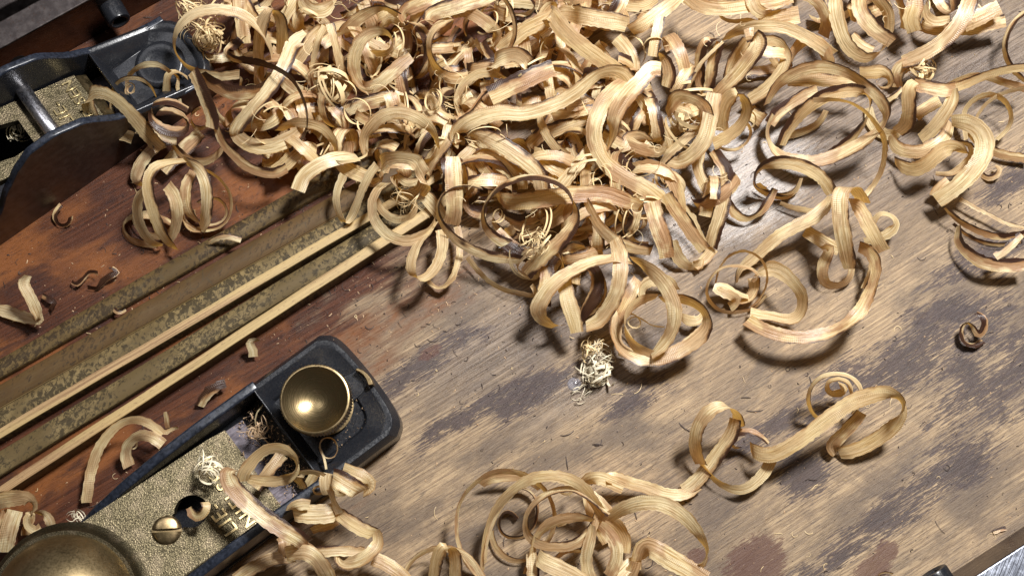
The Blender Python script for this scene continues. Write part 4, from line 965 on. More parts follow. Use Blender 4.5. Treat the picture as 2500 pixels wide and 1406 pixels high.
S('broad lower limb of the nearest hoop turned to the lamp', 'A', 6.4, '1060,720,13,60 1160,710,16,55 1270,740,18,60 1340,810,18,65 1345,890,17,45 1290,960,15,20 1190,1030,13,10 1080,1080,12,8 960,1090,11,12 860,1060,10,40 790,990,8,60 770,900,8,40 790,800,8,30 820,700,8,20', tint=.65)
S('small cream curl with ladder ribs inside the nearest hoop', 'A', 4.0, '1170,810,4,60 1220,850,6,10 1290,850,7,10 1320,810,6,50', tint=.1)
S('thread-thin loops tangled inside the nearest hoop', 'A', 1.0, '900,1000,2,60 820,850,6,60 850,800,8,40 920,830,8,60 930,890,6,60 880,900,5,60 840,860,5,60 900,820,6,60 1000,880,5,60 1080,890,4,60', tint=.1)
S('shadowed pale turn behind the nearest hoop', 'A', 4.6, '940,720,4,60 940,640,6,30 1010,600,7,10 1100,600,7,20 1150,660,5,50', tint=.3)
S('golden brown band standing right of the front hoop', 'A', 5.0, '780,860,7,10 830,760,9,5 880,650,10,5 910,590,9,20', tint=.8, burn=.2)
S('broad pink brown slab hanging below the tan diagonal', 'A', 6.2, '1000,110,22,0 1020,190,21,0 1050,290,20,0 1080,370,18,0 1095,460,15,0', tint=.95)
S('deep golden crescent left of the pink brown slab', 'A', 4.8, '590,100,20,60 625,180,20,45 680,270,19,35 770,350,17,30 880,395,15,25 1000,410,13,30', burn=.45, tint=.5)
S('thin dark inner arc beside the golden crescent', 'A', 3.0, '820,130,10,60 860,190,9,50 930,210,9,50 1000,170,10,60', tint=.8, burn=.3)
S('small folded scrap between the crescents, lower centre', 'A', 3.0, '600,320,4,20 700,320,5,10 800,270,7,10 855,250,8,60 850,310,6,30 900,370,5,40 980,370,5,60', tint=.7)
S('cream rear loop above the folded scrap', 'A', 4.0, '540,290,4,60 640,270,5,40 740,230,7,30 780,170,8,50 740,120,9,60', tint=.1)
S('golden brown block of shaving under the crescents', 'A', 5.4, '610,360,4,0 700,340,4,0 760,320,4,0', tint=.5)
S('V of pale shaving meeting on the bench right of the pink slab', 'A', 4.8, '1130,350,11,10 1150,420,8,5 1180,480,5,10 1250,520,3,60 1290,500,4,20 1300,470,5,60', tint=.15)
S('long narrow limb slanting down to the V', 'A', 5.4, '1090,60,20,30 1130,130,19,15 1190,220,17,8 1260,320,14,5 1330,410,10,5', tint=.6)
S('splintered white fibres strung beside the narrow limb', 'A', 1.8, '1100,80,14,10 1180,110,14,10 1250,190,12,10 1300,280,10,10 1330,360,8,20', tint=.0, frag=1.0)
S('large golden upright band right of the narrow limb', 'A', 5.8, '1440,-60,14,50 1455,40,14,15 1450,120,13,5 1420,220,11,5 1390,310,8,10 1370,390,5,30', burn=.4, tint=.2)
S('curled over edge piece meeting the upright band at the bench', 'A', 4.6, '1385,400,4,20 1340,460,3,20 1270,520,3,40', tint=.2)
S('cream tongue flaring inside the golden upright band', 'A', 5.0, '1330,200,8,0 1350,110,10,0 1370,40,12,0 1390,-10,12,20', tint=.0)
# ---- T7 : upper right of centre
S('massive pale strip crossing diagonally under the top centre', '7', 6.6, '-110,160,22 -170,120,26 -150,90,27 -100,170,27 0,270,26 100,350,25 200,420,24 290,480,22 330,550,18', ax=[(55, 20), (50, 25), (45, 25), (50, 30)], tint=.2)
S('flat pale tile of shaving at the top right of centre', '7', 6.6, '-150,100,20,60 -60,90,18,20 0,100,20,10 60,110,26,0 180,130,27,0 300,150,27,0 370,170,26,10', tint=.35)
S('tall central upright loop, bright cream with brown left edge', '7', 6.2, '600,480,30,20 540,470,31,10 460,560,31,5 380,640,30,5 310,740,28,8 275,830,26,30 270,920,22,60 230,1030,17,80', burn=.15, tint=.35)
S('big slanted oval limb left of the tall central loop', '7', 6.4, '350,560,25,40 260,640,26,20 190,740,25,8 145,860,24,8 145,960,22,15 190,1080,21,12 270,1170,20,6 370,1230,20,3 490,1290,19,0 600,1370,17,5', tint=.55)
S('slender pale post rising at the top right of centre', '7', 4.0, '600,110,24,0 580,200,24,0 560,300,23,0 545,390,21,10', tint=.0)
S('striped brown leg falling behind the tall central loop', '7', 5.0, '580,360,20,80 640,420,19,30 660,520,16,10 640,600,13,10', burn=.4, tint=.6)
S('golden strip slipping diagonally from the central loop', '7', 5.2, '450,660,18,10 530,760,16,0 590,870,13,0 640,970,9,0 660,1060,5,10', burn=.25, tint=.15)
S('cream box-like fold with split end above the centre', '7', 5.6, '300,260,14,0 360,330,16,0 400,400,16,0 410,480,14,10', tint=.2)
S('pair of straw blades fanned out above the centre', '7', 4.6, '150,300,13,10 210,380,14,0 260,440,14,0', tint=.1)
S('golden limb reaching to the top edge right of centre', '7', 5.6, '390,210,16,30 460,180,19,10 550,120,20,3 640,50,20,3 740,-30,18,10', tint=.4)
S('yellow hoop cut by the top edge', '7', 5.0, '220,-30,14,60 300,20,14,30 390,45,14,15 490,40,14,15 580,-10,13,40', tint=.1)
S('wide yellow sheet across the top edge, right of centre', '7', 7.0, '780,-40,18,20 860,20,20,5 980,50,21,0 1120,40,22,0 1260,20,22,0 1400,0,22,0 1500,-30,21,0', tint=.2)
S('amber loop twisting down from the yellow sheet', '7', 5.0, '1220,-30,24,10 1240,50,23,5 1290,90,21,10 1340,100,18,50', tint=.3)
S('cream sheet under the amber loop', '7', 6.6, '1270,150,16,5 1400,130,17,0 1550,100,17,0', tint=.1)
S('thin arc of straw below the yellow sheet', '7', 2.6, '990,80,14,70 1020,130,13,60 1100,150,13,50 1190,140,13,40 1270,160,12,50', tint=.3)
S('long honey coloured strap arching over the right half', '7', 5.2, '1040,280,10,70 1100,230,14,50 1200,190,18,20 1320,180,21,8 1450,190,22,5 1570,240,21,5 1687,310,19,5 1780,380,15,20', tint=.3)
S('narrow upright loop with dark creases, right of centre', '7', 4.4, '1010,270,18 950,265,20 900,300,19 870,400,14 870,520,8 880,600,5 920,620,5 940,560,8 950,470,12 980,370,15 1010,290,18', ax=[(-10, 15), (5, 20), (20, 10)], burn=.6, tint=.5)
S('crossing splinter in front of the narrow upright loop', '7', 1.6, '1030,290,20,10 940,370,18,0 860,460,15,0 800,580,10,0 780,640,7,10', tint=.4)
S('broad cream loop leaning right, upper right of centre', '7', 6.0, '1180,250,26 1230,235,27 1280,280,27 1240,370,25 1160,470,21 1070,570,17 1000,640,13 960,680,10', ax=[(-20, 20), (-35, 15), (-45, 15), (-50, 20)], tint=.3)
S('golden underside of the broad leaning loop', '7', 5.2, '1060,560,9,10 1080,460,13,0 1130,360,17,0 1190,270,21,10', tint=.1)
S('grey-cream strap sweeping down from the honey strap', '7', 5.2, '1290,290,17,20 1390,280,18,25 1450,330,18,50 1460,420,17,20 1410,520,14,8 1320,620,10,5 1210,690,6,10', tint=.15)
S('short golden sliver crossing the grey-cream strap', '7', 3.4, '1330,340,10,20 1370,410,9,10 1410,470,8,20', tint=.2)
S('crown-shaped curl with sawn brown rim, right of the centre', '7', 5.6, '640,780,13 670,720,18 720,660,22 800,670,24 870,700,24 910,750,23 915,830,20 890,900,17', ax=[(90, 35), (80, 50), (60, 45), (20, 40)], burn=.35, tint=.5)
S('deep cream bowl curve under the crown-shaped curl', '7', 6.0, '970,640,24,10 950,740,23,5 930,850,21,5 900,960,19,5 830,1050,16,5 740,1110,12,10 660,1110,8,50', burn=.2, tint=.4)
S('bright cream arch with ribbed edge right of the crown curl', '7', 5.6, '1010,900,12 1020,780,18 1060,680,23 1130,650,26 1180,690,26 1190,780,23 1150,860,19 1070,930,15 960,990,11', ax=[(-5, 20), (-20, 30), (-60, 30), (-60, 25)], burn=.2, tint=.3)
S('paper-pale inner fold of the crown-shaped curl', '7', 4.4, '650,740,12,20 720,760,15,0 790,790,16,5 830,830,14,30', tint=.0)
S('twisted slip falling inside the crown curl', '7', 4.0, '890,820,14,10 830,900,13,5 740,980,11,10 660,1050,8,30 600,1130,5,60', tint=.2)
S('nest of fine translucent turns right of the bright arch', '7', 2.6, '1180,830,14,60 1220,900,12,65 1190,980,9,65 1110,1030,7,60 1010,1020,6,60 960,960,6,60', tint=.1)
S('thin stray ring beyond the bright arch', '7', 1.2, '1200,750,16,60 1250,790,15,60 1250,850,13,60 1200,890,11,60', tint=.3)
S('toothed dark leg below the bright arch', '7', 5.0, '960,1030,10,20 1000,1090,11,5 1050,1160,11,5 1050,1260,10,5 1020,1360,8,5', burn=.6, tint=.5)
S('golden return below the crown curl', '7', 4.6, '870,1040,10,10 850,1130,9,0 880,1230,7,0 940,1340,5,0', tint=.4, burn=.2)
S('small snow-white tongue low right of centre', '7', 4.0, '900,1370,5,0 950,1310,7,0 980,1240,8,20', tint=.0)
S('brown bridge strip running to the tall central loop', '7', 5.0, '200,920,14,20 280,970,15,5 360,1010,15,5 370,950,15,20 450,935,14,30 520,970,12,50', burn=.35, tint=.5)
S('pale sickle in the hollow below the central loop', '7', 4.0, '310,1130,8,50 370,1060,11,20 460,1050,12,20 520,980,12,20', tint=.4)
S('cream crescent turning down at the right of the central slab', '7', 5.2, '420,1160,14,20 530,1140,17,15 640,1190,18,8 700,1280,17,5 730,1390,15,5 740,1470,12,10', tint=.35)
S('golden slab behind the central loop', '7', 6.0, '330,900,7,0 360,800,9,0 420,700,11,0', tint=.3)
# ---- T8 : upper right
S('great golden ring at the right, outer turn, cream on top', '8', 5.6, '-80,720,9,70 -30,620,13,55 50,540,17,40 170,480,20,30 300,460,22,28 430,485,23,35 550,545,24,50 660,640,24,30 735,740,23,40 735,830,21,70 680,900,19,60 560,990,16,35 420,1060,13,25 280,1105,11,20 130,1105,9,25 10,1060,8,45 -60,980,8,70 -75,880,9,75 -30,790,10,60', tint=.3)
S('inner turn of the great golden ring, burnt along its far side', '8', 5.4, '20,1000,4,30 50,920,7,25 110,830,11,20 200,740,16,20 320,660,20,15 450,625,22,15 560,625,22,30 620,660,20,70 620,760,15,90 560,880,9,120 460,990,5,140 360,1060,3,150', burn=.55, tint=.3)
S('thin outermost wisp of the great ring, curling away at its right', '8', 2.8, '240,690,23,30 370,685,25,60 480,700,26,70 600,770,26,65 690,880,22,50 730,970,17,40 730,1080,12,40 700,1190,7,40 640,1290,3,40 580,1360,2,30', tint=.3)
S('dark edged flake across the inside of the great ring', '8', 5.0, '-60,850,8,10 0,770,10,5 100,700,12,0 200,640,14,0 270,620,15,10', burn=.5, tint=.5)
S('cream lining of the great ring along its upper arc', '8', 5.2, '60,560,12,30 180,550,14,10 320,550,15,5 460,570,16,10 600,570,16,20', tint=.6)
S('bluish bowl turn beneath the great ring', '8', 4.0, '60,930,3,40 180,900,3,40 280,840,4,50 330,760,6,60', tint=.3)
S('honey hoop half behind the great ring, upper left side', '8', 5.0, '90,470,10,80 90,400,13,60 130,320,16,40 200,270,18,25 280,290,18,15 330,370,16,15 350,440,13,30', tint=.3)
S('big leaf-shaped cream loop at the top right', '8', 5.8, '400,-60,22,30 395,50,22,12 410,150,20,8 450,270,17,8 520,360,13,15 610,400,10,40 690,370,9,80 730,300,12,110 760,200,15,130 755,90,18,140 700,10,20,140 640,-60,20,140', burn=.25, tint=.15)
S('tan lance with jagged rim slanting in the leaf-shaped loop', '8', 6.0, '560,-30,18,10 560,60,20,5 610,150,20,3 680,220,18,5 790,290,14,20', burn=.35, tint=.6)
S('cream crosspiece between loop and bench at the upper right', '8', 4.6, '500,250,4,5 580,320,5,0 650,350,5,0', tint=.1)
S('brown ribbed ribbon hanging from the top edge beside the leaf loop', '8', 5.0, '170,-40,22,15 250,0,22,20 310,80,20,30 330,160,17,20 310,250,11,20', burn=.3, tint=.9)
S('short striped flag dropping from the top edge, right side', '8', 6.6, '940,-60,20,0 940,50,19,0 910,130,17,0 940,220,14,20', tint=.85)
S('little brown prong beside the striped flag', '8', 3.0, '820,-20,14,10 850,60,13,5 870,150,11,5 860,200,9,20', tint=1.0, burn=.3)
S('long cream sabre reaching from the top edge to a frayed knot', '8', 6.4, '1340,-60,24,20 1290,80,24,5 1210,210,22,3 1100,310,19,5 980,380,16,10 850,430,12,30', tint=.35)
S('wide cream slab leaving the top right of the frame', '8', 6.8, '1270,170,14,5 1380,120,16,0 1520,50,17,0', tint=.1)
S('brown underside behind the cream slab, top right', '8', 5.6, '980,170,8,15 1080,200,9,10 1200,190,9,5 1320,200,10,0 1440,170,11,0 1560,140,11,5', burn=.35, tint=.7)
S('pale tip crossing the long sabre', '8', 4.4, '1010,30,12,60 1020,110,13,30 1080,150,14,5 1180,130,14,10', tint=.1)
S('tangle of frayed pale ends under the sabre', '8', 3.0, '800,600,4,20 830,520,8,10 900,460,11,20 980,470,12,40 1040,520,10,60 1000,600,6,60 930,560,5,60', tint=.1, frag=1.0)
S('rolled tan foot of the sabre standing on the bench', '8', 5.4, '900,430,13,10 840,460,11,10 810,530,8,10 820,600,4,20', tint=.5)
S('short cream barrel right of the great ring top', '8', 5.6, '560,500,9,20 640,500,11,10 720,490,12,15 765,550,10,50 740,600,6,90 690,600,4,120', tint=.15)
S('tiny rust-brown comb at the ring side', '8', 2.6, '740,690,3,10 800,660,5,10 850,600,6,20', tint=1.0, burn=.6, frag=1.0)
S('white crescent on the bench right of the great ring', '8', 5.0, '620,740,3,30 640,840,3,20 700,910,3,20 790,930,4,30 850,880,5,60', tint=.0)
S('arched cream leg with toothed side, right of the ring', '8', 5.8, '820,910,6 880,860,10 900,760,16 895,650,20 900,590,22 940,560,22', ax=[(-15, 20), (0, 25), (-30, 35)], burn=.2, tint=.15)
S('tan roof piece spanning the two legs at the right', '8', 5.2, '930,580,21,10 1040,600,22,0 1150,620,22,0 1220,600,21,20', burn=.25, tint=.7)
S('satin cream leg slanting down left from the roof piece', '8', 5.6, '1210,610,22,60 1190,710,21,10 1130,800,18,3 1060,890,14,3 980,960,9,15', burn=.25, tint=.2)
S('golden sheet behind the satin cream leg', '8', 5.0, '940,800,7,0 1020,740,9,0 1110,690,11,0', tint=.3)
S('lower nested turn with tan lining, right cluster', '8', 5.6, '770,930,7,60 800,1000,7,30 880,1040,8,15 980,1040,10,5 1080,990,12,3 1150,930,12,15 1180,840,11,50', tint=.4)
S('cream outer turn of the right cluster, pointing down left', '8', 6.0, '800,1100,5,60 870,1150,8,20 950,1160,12,5 1040,1110,16,3 1130,1030,19,5 1210,1010,20,30 1270,1050,18,70', tint=.2)
S('broad cream blade with golden cut end, lowest of the right cluster', '8', 6.8, '1190,830,18,40 1290,840,20,20 1380,890,21,15 1420,980,20,10 1400,1080,19,3 1330,1180,17,0 1230,1280,14,0 1090,1380,9,0', tint=.3)
S('narrow turns lining the mouth of the right cluster', '8', 3.6, '1240,980,12,60 1320,990,14,50 1330,1070,12,40 1260,1150,9,30 1170,1200,6,50 1080,1190,5,60', tint=.4)
S('golden flap behind the broad cream blade', '8', 5.0, '1080,1350,5,10 1110,1290,7,0 1170,1240,8,0', tint=.1)
S('tan pair of hoops near the right edge, outer hoop', '8', 3.6, '1290,960,4,60 1275,830,7,60 1290,740,10,60 1370,670,12,55 1470,650,12,50 1560,700,11,55 1600,790,9,60 1580,880,6,60 1500,960,4,60', tint=.3)
S('thin hoop wandering off the right edge', '8', 2.4, '1340,880,7,60 1370,790,9,60 1420,720,11,55 1520,650,12,50 1620,620,12,50 1720,600,12,50', tint=.3)
S('flat mauve strap leaving the right edge below the hoops', '8', 4.0, '1300,900,3,60 1370,980,3,50 1480,1040,4,30 1580,1070,4,20 1720,1090,4,15', tint=.8)
S('dull golden strap running off the right edge', '8', 3.4, '1170,580,8,60 1260,540,10,50 1340,520,11,45 1440,530,11,40 1560,570,11,30 1700,610,10,20', tint=.5)
S('long thin golden blade rising to the right edge', '8', 4.0, '1200,610,9,10 1300,570,11,25 1420,520,14,30 1560,480,17,30 1720,460,19,20', tint=.1)
S('dark walnut hoop at the right edge, near the top', '8', 3.4, '1700,80,16,50 1630,140,15,50 1580,220,14,50 1555,310,12,50 1570,400,9,50 1620,490,6,50 1700,560,4,50', burn=.5, tint=1.0)
S('curved burnt crumb lying alone at the right', '8', 2.6, '1400,1200,1,30 1440,1230,2,10 1500,1210,3,10 1530,1160,4,40 1490,1140,4,70', tint=.6, burn=.3)
# ---- B : right middle
S('smooth cream arch above the lone dark curl, right of centre', 'B', 5.4, '560,280,4,80 500,310,3,100 420,290,4,120 350,250,7,110 345,190,12,80 380,140,17,55 450,110,20,30 550,115,21,15 650,150,20,8 730,210,17,8 780,290,13,20', tint=.15)
S('golden tail curling under the smooth cream arch', 'B', 4.2, '350,230,5,60 420,290,3,50 500,305,3,50 570,270,4,60 600,200,6,70', tint=.2)
S('dark brown hook trailing from a cream sliver', 'B', 3.8, '180,330,6,30 220,400,5,10 270,430,4,30 330,420,5,60 390,370,6,30 430,300,7,10 450,260,8,20', burn=.2, tint=1.0)
S('long slender cream limb running down left from the arched junction', 'B', 5.0, '770,300,16,60 730,370,16,20 660,430,15,5 560,480,13,3 460,540,11,3 380,610,8,10 310,670,5,20 250,720,3,60 230,800,2,80', tint=.15)
S('upright cream slab with brown foot in the middle of the right side', 'B', 6.0, '960,340,12 930,290,20 890,250,25 840,260,28 822,320,28 825,420,26 840,520,23 860,620,18 880,720,12', ax=[(-8, 25), (0, 20), (-6, 15)], tint=.55)
S('cream slab leaning right of the upright slab', 'B', 5.8, '880,350,13,40 930,370,18,10 970,440,18,3 1020,530,16,0 1070,620,11,5', tint=.4)
S('pale roll poking out behind the leaning slab', 'B', 4.0, '960,560,3,30 1050,540,5,20 1120,500,7,20 1145,450,9,60 1110,410,10,70 1050,400,9,60 1020,440,7,50', tint=.0)
S('short cream slab sliding left under the upright slab', 'B', 5.6, '620,500,8,10 690,540,9,0 770,590,9,0 820,610,8,10', tint=.2)
S('thin straw link passing under the slabs', 'B', 2.4, '480,340,4,40 560,370,4,30 640,385,5,20 700,400,5,20', tint=.1)
S('tan curl closing round the foot of the upright slab', 'B', 5.0, '720,610,8,50 770,600,10,30 740,660,10,20 720,730,8,25 740,800,5,40 810,815,4,60 880,770,5,60 890,700,6,60', tint=.5)
S('long cream arc swinging from the upright slab round to the bench', 'B', 5.4, '930,590,9,30 1000,630,12,30 1030,710,14,40 1010,800,15,50 980,880,16,30 930,970,17,15 860,1030,17,40 790,1070,16,30 690,1100,15,15 560,1110,14,6 430,1080,13,3 340,1040,11,5 290,1010,9,20', burn=.1, tint=.5)
S('dark lining of the arc near its upper end', 'B', 4.0, '960,590,6,20 1010,660,7,40 1000,740,7,50 960,830,7,50', burn=.6, tint=.5)
S('cream hoop leaning on the arc left end', 'B', 5.8, '340,740,7 390,720,11 460,720,14 530,770,16 590,840,15 610,910,12 590,980,9 530,1010,7 440,990,6 360,980,6 310,970,6', ax=[(40, 40), (20, 40), (-60, 45), (-80, 40)], tint=.2)
S('wire-thin round hoop standing over the bench, right of the nearest hoop', 'B', 1.8, '110,800,3,60 130,720,8,60 180,650,12,60 260,615,15,60 340,635,16,60 395,700,15,60 405,790,12,60 370,880,7,60 310,940,3,60', tint=.9)
S('thin pale ring lying beside the wire-thin hoop', 'B', 2.6, '320,790,9,50 360,760,10,70 320,720,11,60 240,700,12,65 150,710,11,70 90,760,9,70 60,830,7,65 80,910,4,55 150,960,3,50 240,965,3,50 330,940,3,60 400,870,4,60', tint=.5)
S('small bright fold inside the thin pale ring', 'B', 4.0, '300,880,4,60 240,860,5,60 160,820,7,30 110,830,8,10 170,860,9,0 230,890,7,10 190,940,3,30', tint=.0)
S('golden backing inside the thin pale ring', 'B', 4.6, '330,770,5,10 330,850,4,30 260,910,3,60 180,880,3,60', burn=.5, tint=.3)
S('cream sickle resting on the dark brown roots at the right edge', 'B', 5.6, '1500,470,7,70 1500,560,7,50 1560,630,8,30 1640,680,9,15 1740,700,9,5 1900,690,9,5', burn=.5, tint=.9)
S('dark stringy arc from the right cluster to the right edge', 'B', 3.4, '1430,370,8,60 1500,440,6,50 1590,490,5,40 1700,530,5,30 1800,530,5,30 1900,510,5,30', burn=.7, tint=1.0)
S('dark stringy second arc below the first at the right', 'B', 2.4, '1470,460,3,60 1560,530,3,50 1660,570,3,50 1760,580,3,50 1860,560,3,50', burn=1.1, tint=1.0)
S('fine golden straw reaching towards the right edge', 'B', 1.6, '1510,320,5,10 1600,370,5,0 1700,420,5,0 1780,460,5,0 1920,490,5,0', tint=.1)
S('white frayed scrap at the right edge on the dark arcs', 'B', 3.4, '1710,650,10,0 1770,610,11,0 1820,560,12,10 1860,520,12,10', tint=.2, frag=1.2)
S('dark shrivelled curl lying alone on the purple stain', 'B', 2.8, '1640,1130,1,20 1590,1160,2,40 1530,1140,3,60 1515,1060,4,50 1560,1020,5,70 1620,1100,5,10 1655,1040,7,10 1640,990,8,30 1600,970,7,60', burn=.5, tint=1.1, frag=.5)
# ---- C : lower right chain
S('pale banded arm of the lone chain, sweeping right', 'C', 6.0, '830,600,9,70 870,640,11,30 960,650,13,10 1070,600,16,3 1200,510,19,0 1330,410,22,3 1450,330,24,10 1560,290,25,20 1660,270,25,35 1730,300,24,60 1760,360,21,95 1730,440,16,140 1650,520,11,165 1540,590,7,165 1440,630,5,160 1370,640,3,140', tint=.25)
S('folded square tip ending the lone chain at its right', 'C', 5.0, '1350,640,3,30 1330,590,6,0 1400,520,10,0 1470,440,14,5 1510,390,16,20', tint=.4)
S('pale green-cream spiral behind the banded arm', 'C', 3.4, '1460,400,10,60 1510,300,15,60 1490,220,18,60 1430,170,20,60 1350,155,21,60 1260,175,20,62 1200,240,17,65 1185,320,13,65 1210,390,8,65 1260,440,4,60', tint=.0)
S('tiny coiled heart inside the pale green-cream spiral', 'C', 3.0, '1450,290,12,60 1430,210,14,55 1370,185,15,60 1310,200,14,60 1305,260,11,40 1360,280,9,20 1410,250,9,40 1370,220,11,60', tint=.1)
S('cream inverted-U loop at the left of the lone chain', 'C', 5.6, '730,470,8 760,440,15 735,380,21 680,345,24 600,370,24 530,440,21 495,540,17 500,640,12 530,710,8', ax=[(-20, 25), (-30, 40), (-50, 30), (-10, 25)], tint=.35)
S('golden rear limb falling from the inverted-U loop', 'C', 5.2, '740,430,18,10 720,520,14,0 650,620,10,0 570,730,6,0 480,830,3,0 420,870,2,10', tint=.25)
S('thin lower hoop swinging from the inverted-U loop', 'C', 4.4, '500,580,12,80 530,700,7,70 600,790,5,65 690,850,5,50 790,860,6,30 880,800,7,20 940,720,8,20 970,640,9,40', tint=.2)
S('small knotted dark spiral at the centre of the lone chain', 'C', 3.2, '940,580,12,60 900,540,12,50 840,510,12,30 770,510,11,30 715,540,9,50 720,590,7,70 760,610,4,60', burn=.6, tint=.7)
S('tiny split curl at the foot of the inverted-U loop', 'C', 2.2, '530,700,4,20 570,710,5,20 605,690,6,40 580,660,7,60', tint=.1)
S('pale wavy band running left from the lone chain', 'C', 5.0, '520,850,2,60 430,890,3,30 320,890,5,5 200,850,7,0 90,820,9,5 -10,790,12,10 -60,800,13,60', tint=.45)
S('round cream hoop at the lower centre, sunlit across the top', 'D', 5.6, '1570,650,9,60 1650,580,14,40 1750,520,19,25 1870,490,22,18 2000,500,23,15 2110,560,23,20 2210,660,21,35 2270,760,19,60 2285,850,15,90 2230,920,9,130 2130,930,4,150', tint=.45)
S('broad banded slab at the bottom edge, lower centre', 'D', 7.0, '1830,880,8,50 1880,790,13,15 1960,820,15,3 2060,880,14,0 2180,950,13,0 2280,1020,12,0', tint=.3)
S('golden cut fold beside the broad banded slab', 'D', 5.4, '1850,900,6,10 1780,900,8,10 1720,960,8,10 1660,1020,8,10', tint=.2)
S('cream triangle of shaving at the bottom edge', 'D', 4.6, '1740,1030,6,10 1790,950,9,0 1810,890,11,20', tint=.3)
S('large thin hoop on the bench, left of the lower tangle', 'D', 3.4, '790,1010,3,50 700,940,5,55 640,850,8,60 600,720,11,65 600,560,13,68 640,450,15,65 720,360,17,60 820,295,18,55 930,275,18,55 1040,295,17,55 1150,360,15,60 1220,440,12,65 1260,560,9,65 1250,680,6,60 1190,790,3,60', tint=.55)
S('brown lining of the large thin hoop', 'D', 4.4, '760,370,6,50 850,320,8,30 960,310,8,30 1060,320,8,40 1160,400,7,60', tint=.7)
S('golden arch rising through the lower tangle', 'D', 4.6, '770,960,4,70 780,800,8,70 820,620,13,65 900,480,17,50 1010,380,20,35 1130,320,22,15 1260,310,23,10 1370,335,22,15 1460,390,20,30 1540,500,17,40 1600,580,13,20 1680,640,9,5 1740,740,6,3 1740,830,4,5', tint=.3)
S('pale splintered inner edge of the golden arch', 'D', 2.2, '790,900,6,60 800,760,9,50 850,600,12,40 910,500,15,30 980,420,18,30', tint=.0, frag=.8)
S('small dark-edged spiral lying in the lower tangle', 'D', 2.6, '1010,600,2,60 970,550,2,60 920,550,2,65 885,610,2,65 890,680,2,65 950,725,2,60 1040,720,2,60 1110,670,3,60 1140,580,4,60 1140,480,4,60 1080,400,4,65 1000,400,4,65 920,450,3,65 850,540,3,65', burn=.8, tint=.9)
S('cream bowl turn beneath the golden arch, lying on the bench', 'D', 3.4, '830,680,3,50 850,770,3,45 910,850,3,40 1000,885,3,50 1070,880,3,60', tint=.5)
S('twisted ring rolling across the lower tangle, pale in front', 'D', 4.4, '1640,560,15,20 1560,480,17,20 1470,420,18,30 1370,395,19,60 1260,410,19,60 1160,460,18,60 1090,540,16,62 1065,620,14,60 1080,710,12,45 1150,770,11,35 1250,790,11,30 1370,780,11,25 1470,720,12,20 1530,640,13,40 1550,560,13,60', tint=.25)
S('tan arch joining the twisted ring to the front', 'D', 4.4, '1080,970,4,30 1110,830,8,60 1150,710,12,55 1230,630,15,35 1330,595,17,35 1440,590,17,50 1520,610,16,70', tint=.5)
S('cream upright narrow limb crossing the round hoop', 'D', 4.6, '1520,640,15,60 1510,720,14,20 1480,820,12,10 1480,920,9,5 1510,1010,7,0', tint=.55)
S('brown limb mirrored beside the cream upright limb', 'D', 4.6, '1570,640,12,40 1630,700,13,20 1680,790,13,5 1680,890,11,5 1630,990,8,10', tint=.8)
S('flat cream strap leaving the bottom edge left of the tangle', 'D', 6.0, '1150,840,12,60 1170,880,13,15 1260,920,13,3 1380,980,12,0 1480,1040,11,0', tint=.3)
S('cream foot beside the flat strap', 'D', 5.4, '1110,830,9,30 1120,920,9,0 1110,1020,8,0', tint=.2)
S('dark brown arch low in the lower tangle', 'D', 3.4, '1240,920,4,50 1290,850,7,60 1360,810,9,55 1450,820,9,60', burn=.2, tint=.9)
S('short golden strip behind the twisted ring', 'D', 4.4, '1490,430,10,10 1500,520,9,0 1560,650,7,0 1620,760,4,0', tint=.2)
S('pale banded bridge left of the lone chain, seen from above', 'D', 5.0, '1450,370,8,50 1500,330,12,20 1560,320,14,10 1640,350,13,3 1730,390,11,0', tint=.1)
S('green-cream upright arch at the bottom edge, left of the tangle', 'D', 5.0, '440,1030,4 455,920,9 480,830,13 520,790,15 570,800,14 590,880,10 590,1000,5', ax=[(-5, 20), (0, 25), (-5, 20)], tint=.0)
S('thin brown arc behind the upright arch, bottom edge', 'D', 2.6, '230,1000,3,50 280,900,5,50 360,830,7,45 460,800,9,35 560,805,11,30 650,840,12,20 720,910,11,15 780,1010,9,10', tint=.5)
S('little white curl threading through the lower tangle', 'D', 1.8, '1290,400,12,40 1310,430,12,50 1360,440,11,50 1400,400,12,40 1400,350,13,30', tint=.1)
S('scrap with a hair lying inside the cream arch, lower tangle', 'D', 1.6, '1280,650,10,60 1340,640,10,60 1350,600,10,60', tint=.9)
# ---- G/H : shavings on the front plane
S('thick tan shaving with sawn brown edge lying across the lever cap', 'G', 7.4, '110,-30,30,70 40,-20,32,50 20,50,32,20 90,190,31,5 230,340,30,0 400,490,29,0 570,620,28,0 740,730,27,0 900,820,25,5 1000,900,20,25 980,840,16,60', burn=.42, tint=.85)
S('cream teardrop loop standing on the lever cap', 'H', 4.8, '960,700,30,10 970,600,32,10 1060,480,33,15 1170,350,34,25 1290,265,35,35 1430,235,35,40 1570,270,35,40 1680,370,34,60 1715,490,32,90 1670,600,29,130 1540,680,27,150 1360,700,26,155 1200,690,26,155 1050,660,27,150', burn=.15, tint=.25)
S('golden strap crossing under the teardrop loop', 'H', 5.2, '1520,330,20,10 1430,440,20,0 1330,560,20,0 1230,700,19,0 1150,800,19,0', tint=.3)
S('small cream loop with ladder rim at the plane edge', 'G', 4.4, '960,220,17 930,150,19 880,80,23 920,20,26 1020,0,27 1130,10,27 1200,60,26', ax=[(30, 40), (50, 45), (60, 45)], tint=.3)
S('inside face of the small cream loop at the plane edge', 'G', 5.0, '1100,10,18,20 1060,80,17,0 1020,160,16,0 980,210,15,10', tint=.1)
S('crumpled cream stem joining the curls beside the plane', 'G', 5.4, '1240,20,26,10 1220,110,26,0 1230,200,25,0 1260,290,23,30', tint=.3, frag=.4)
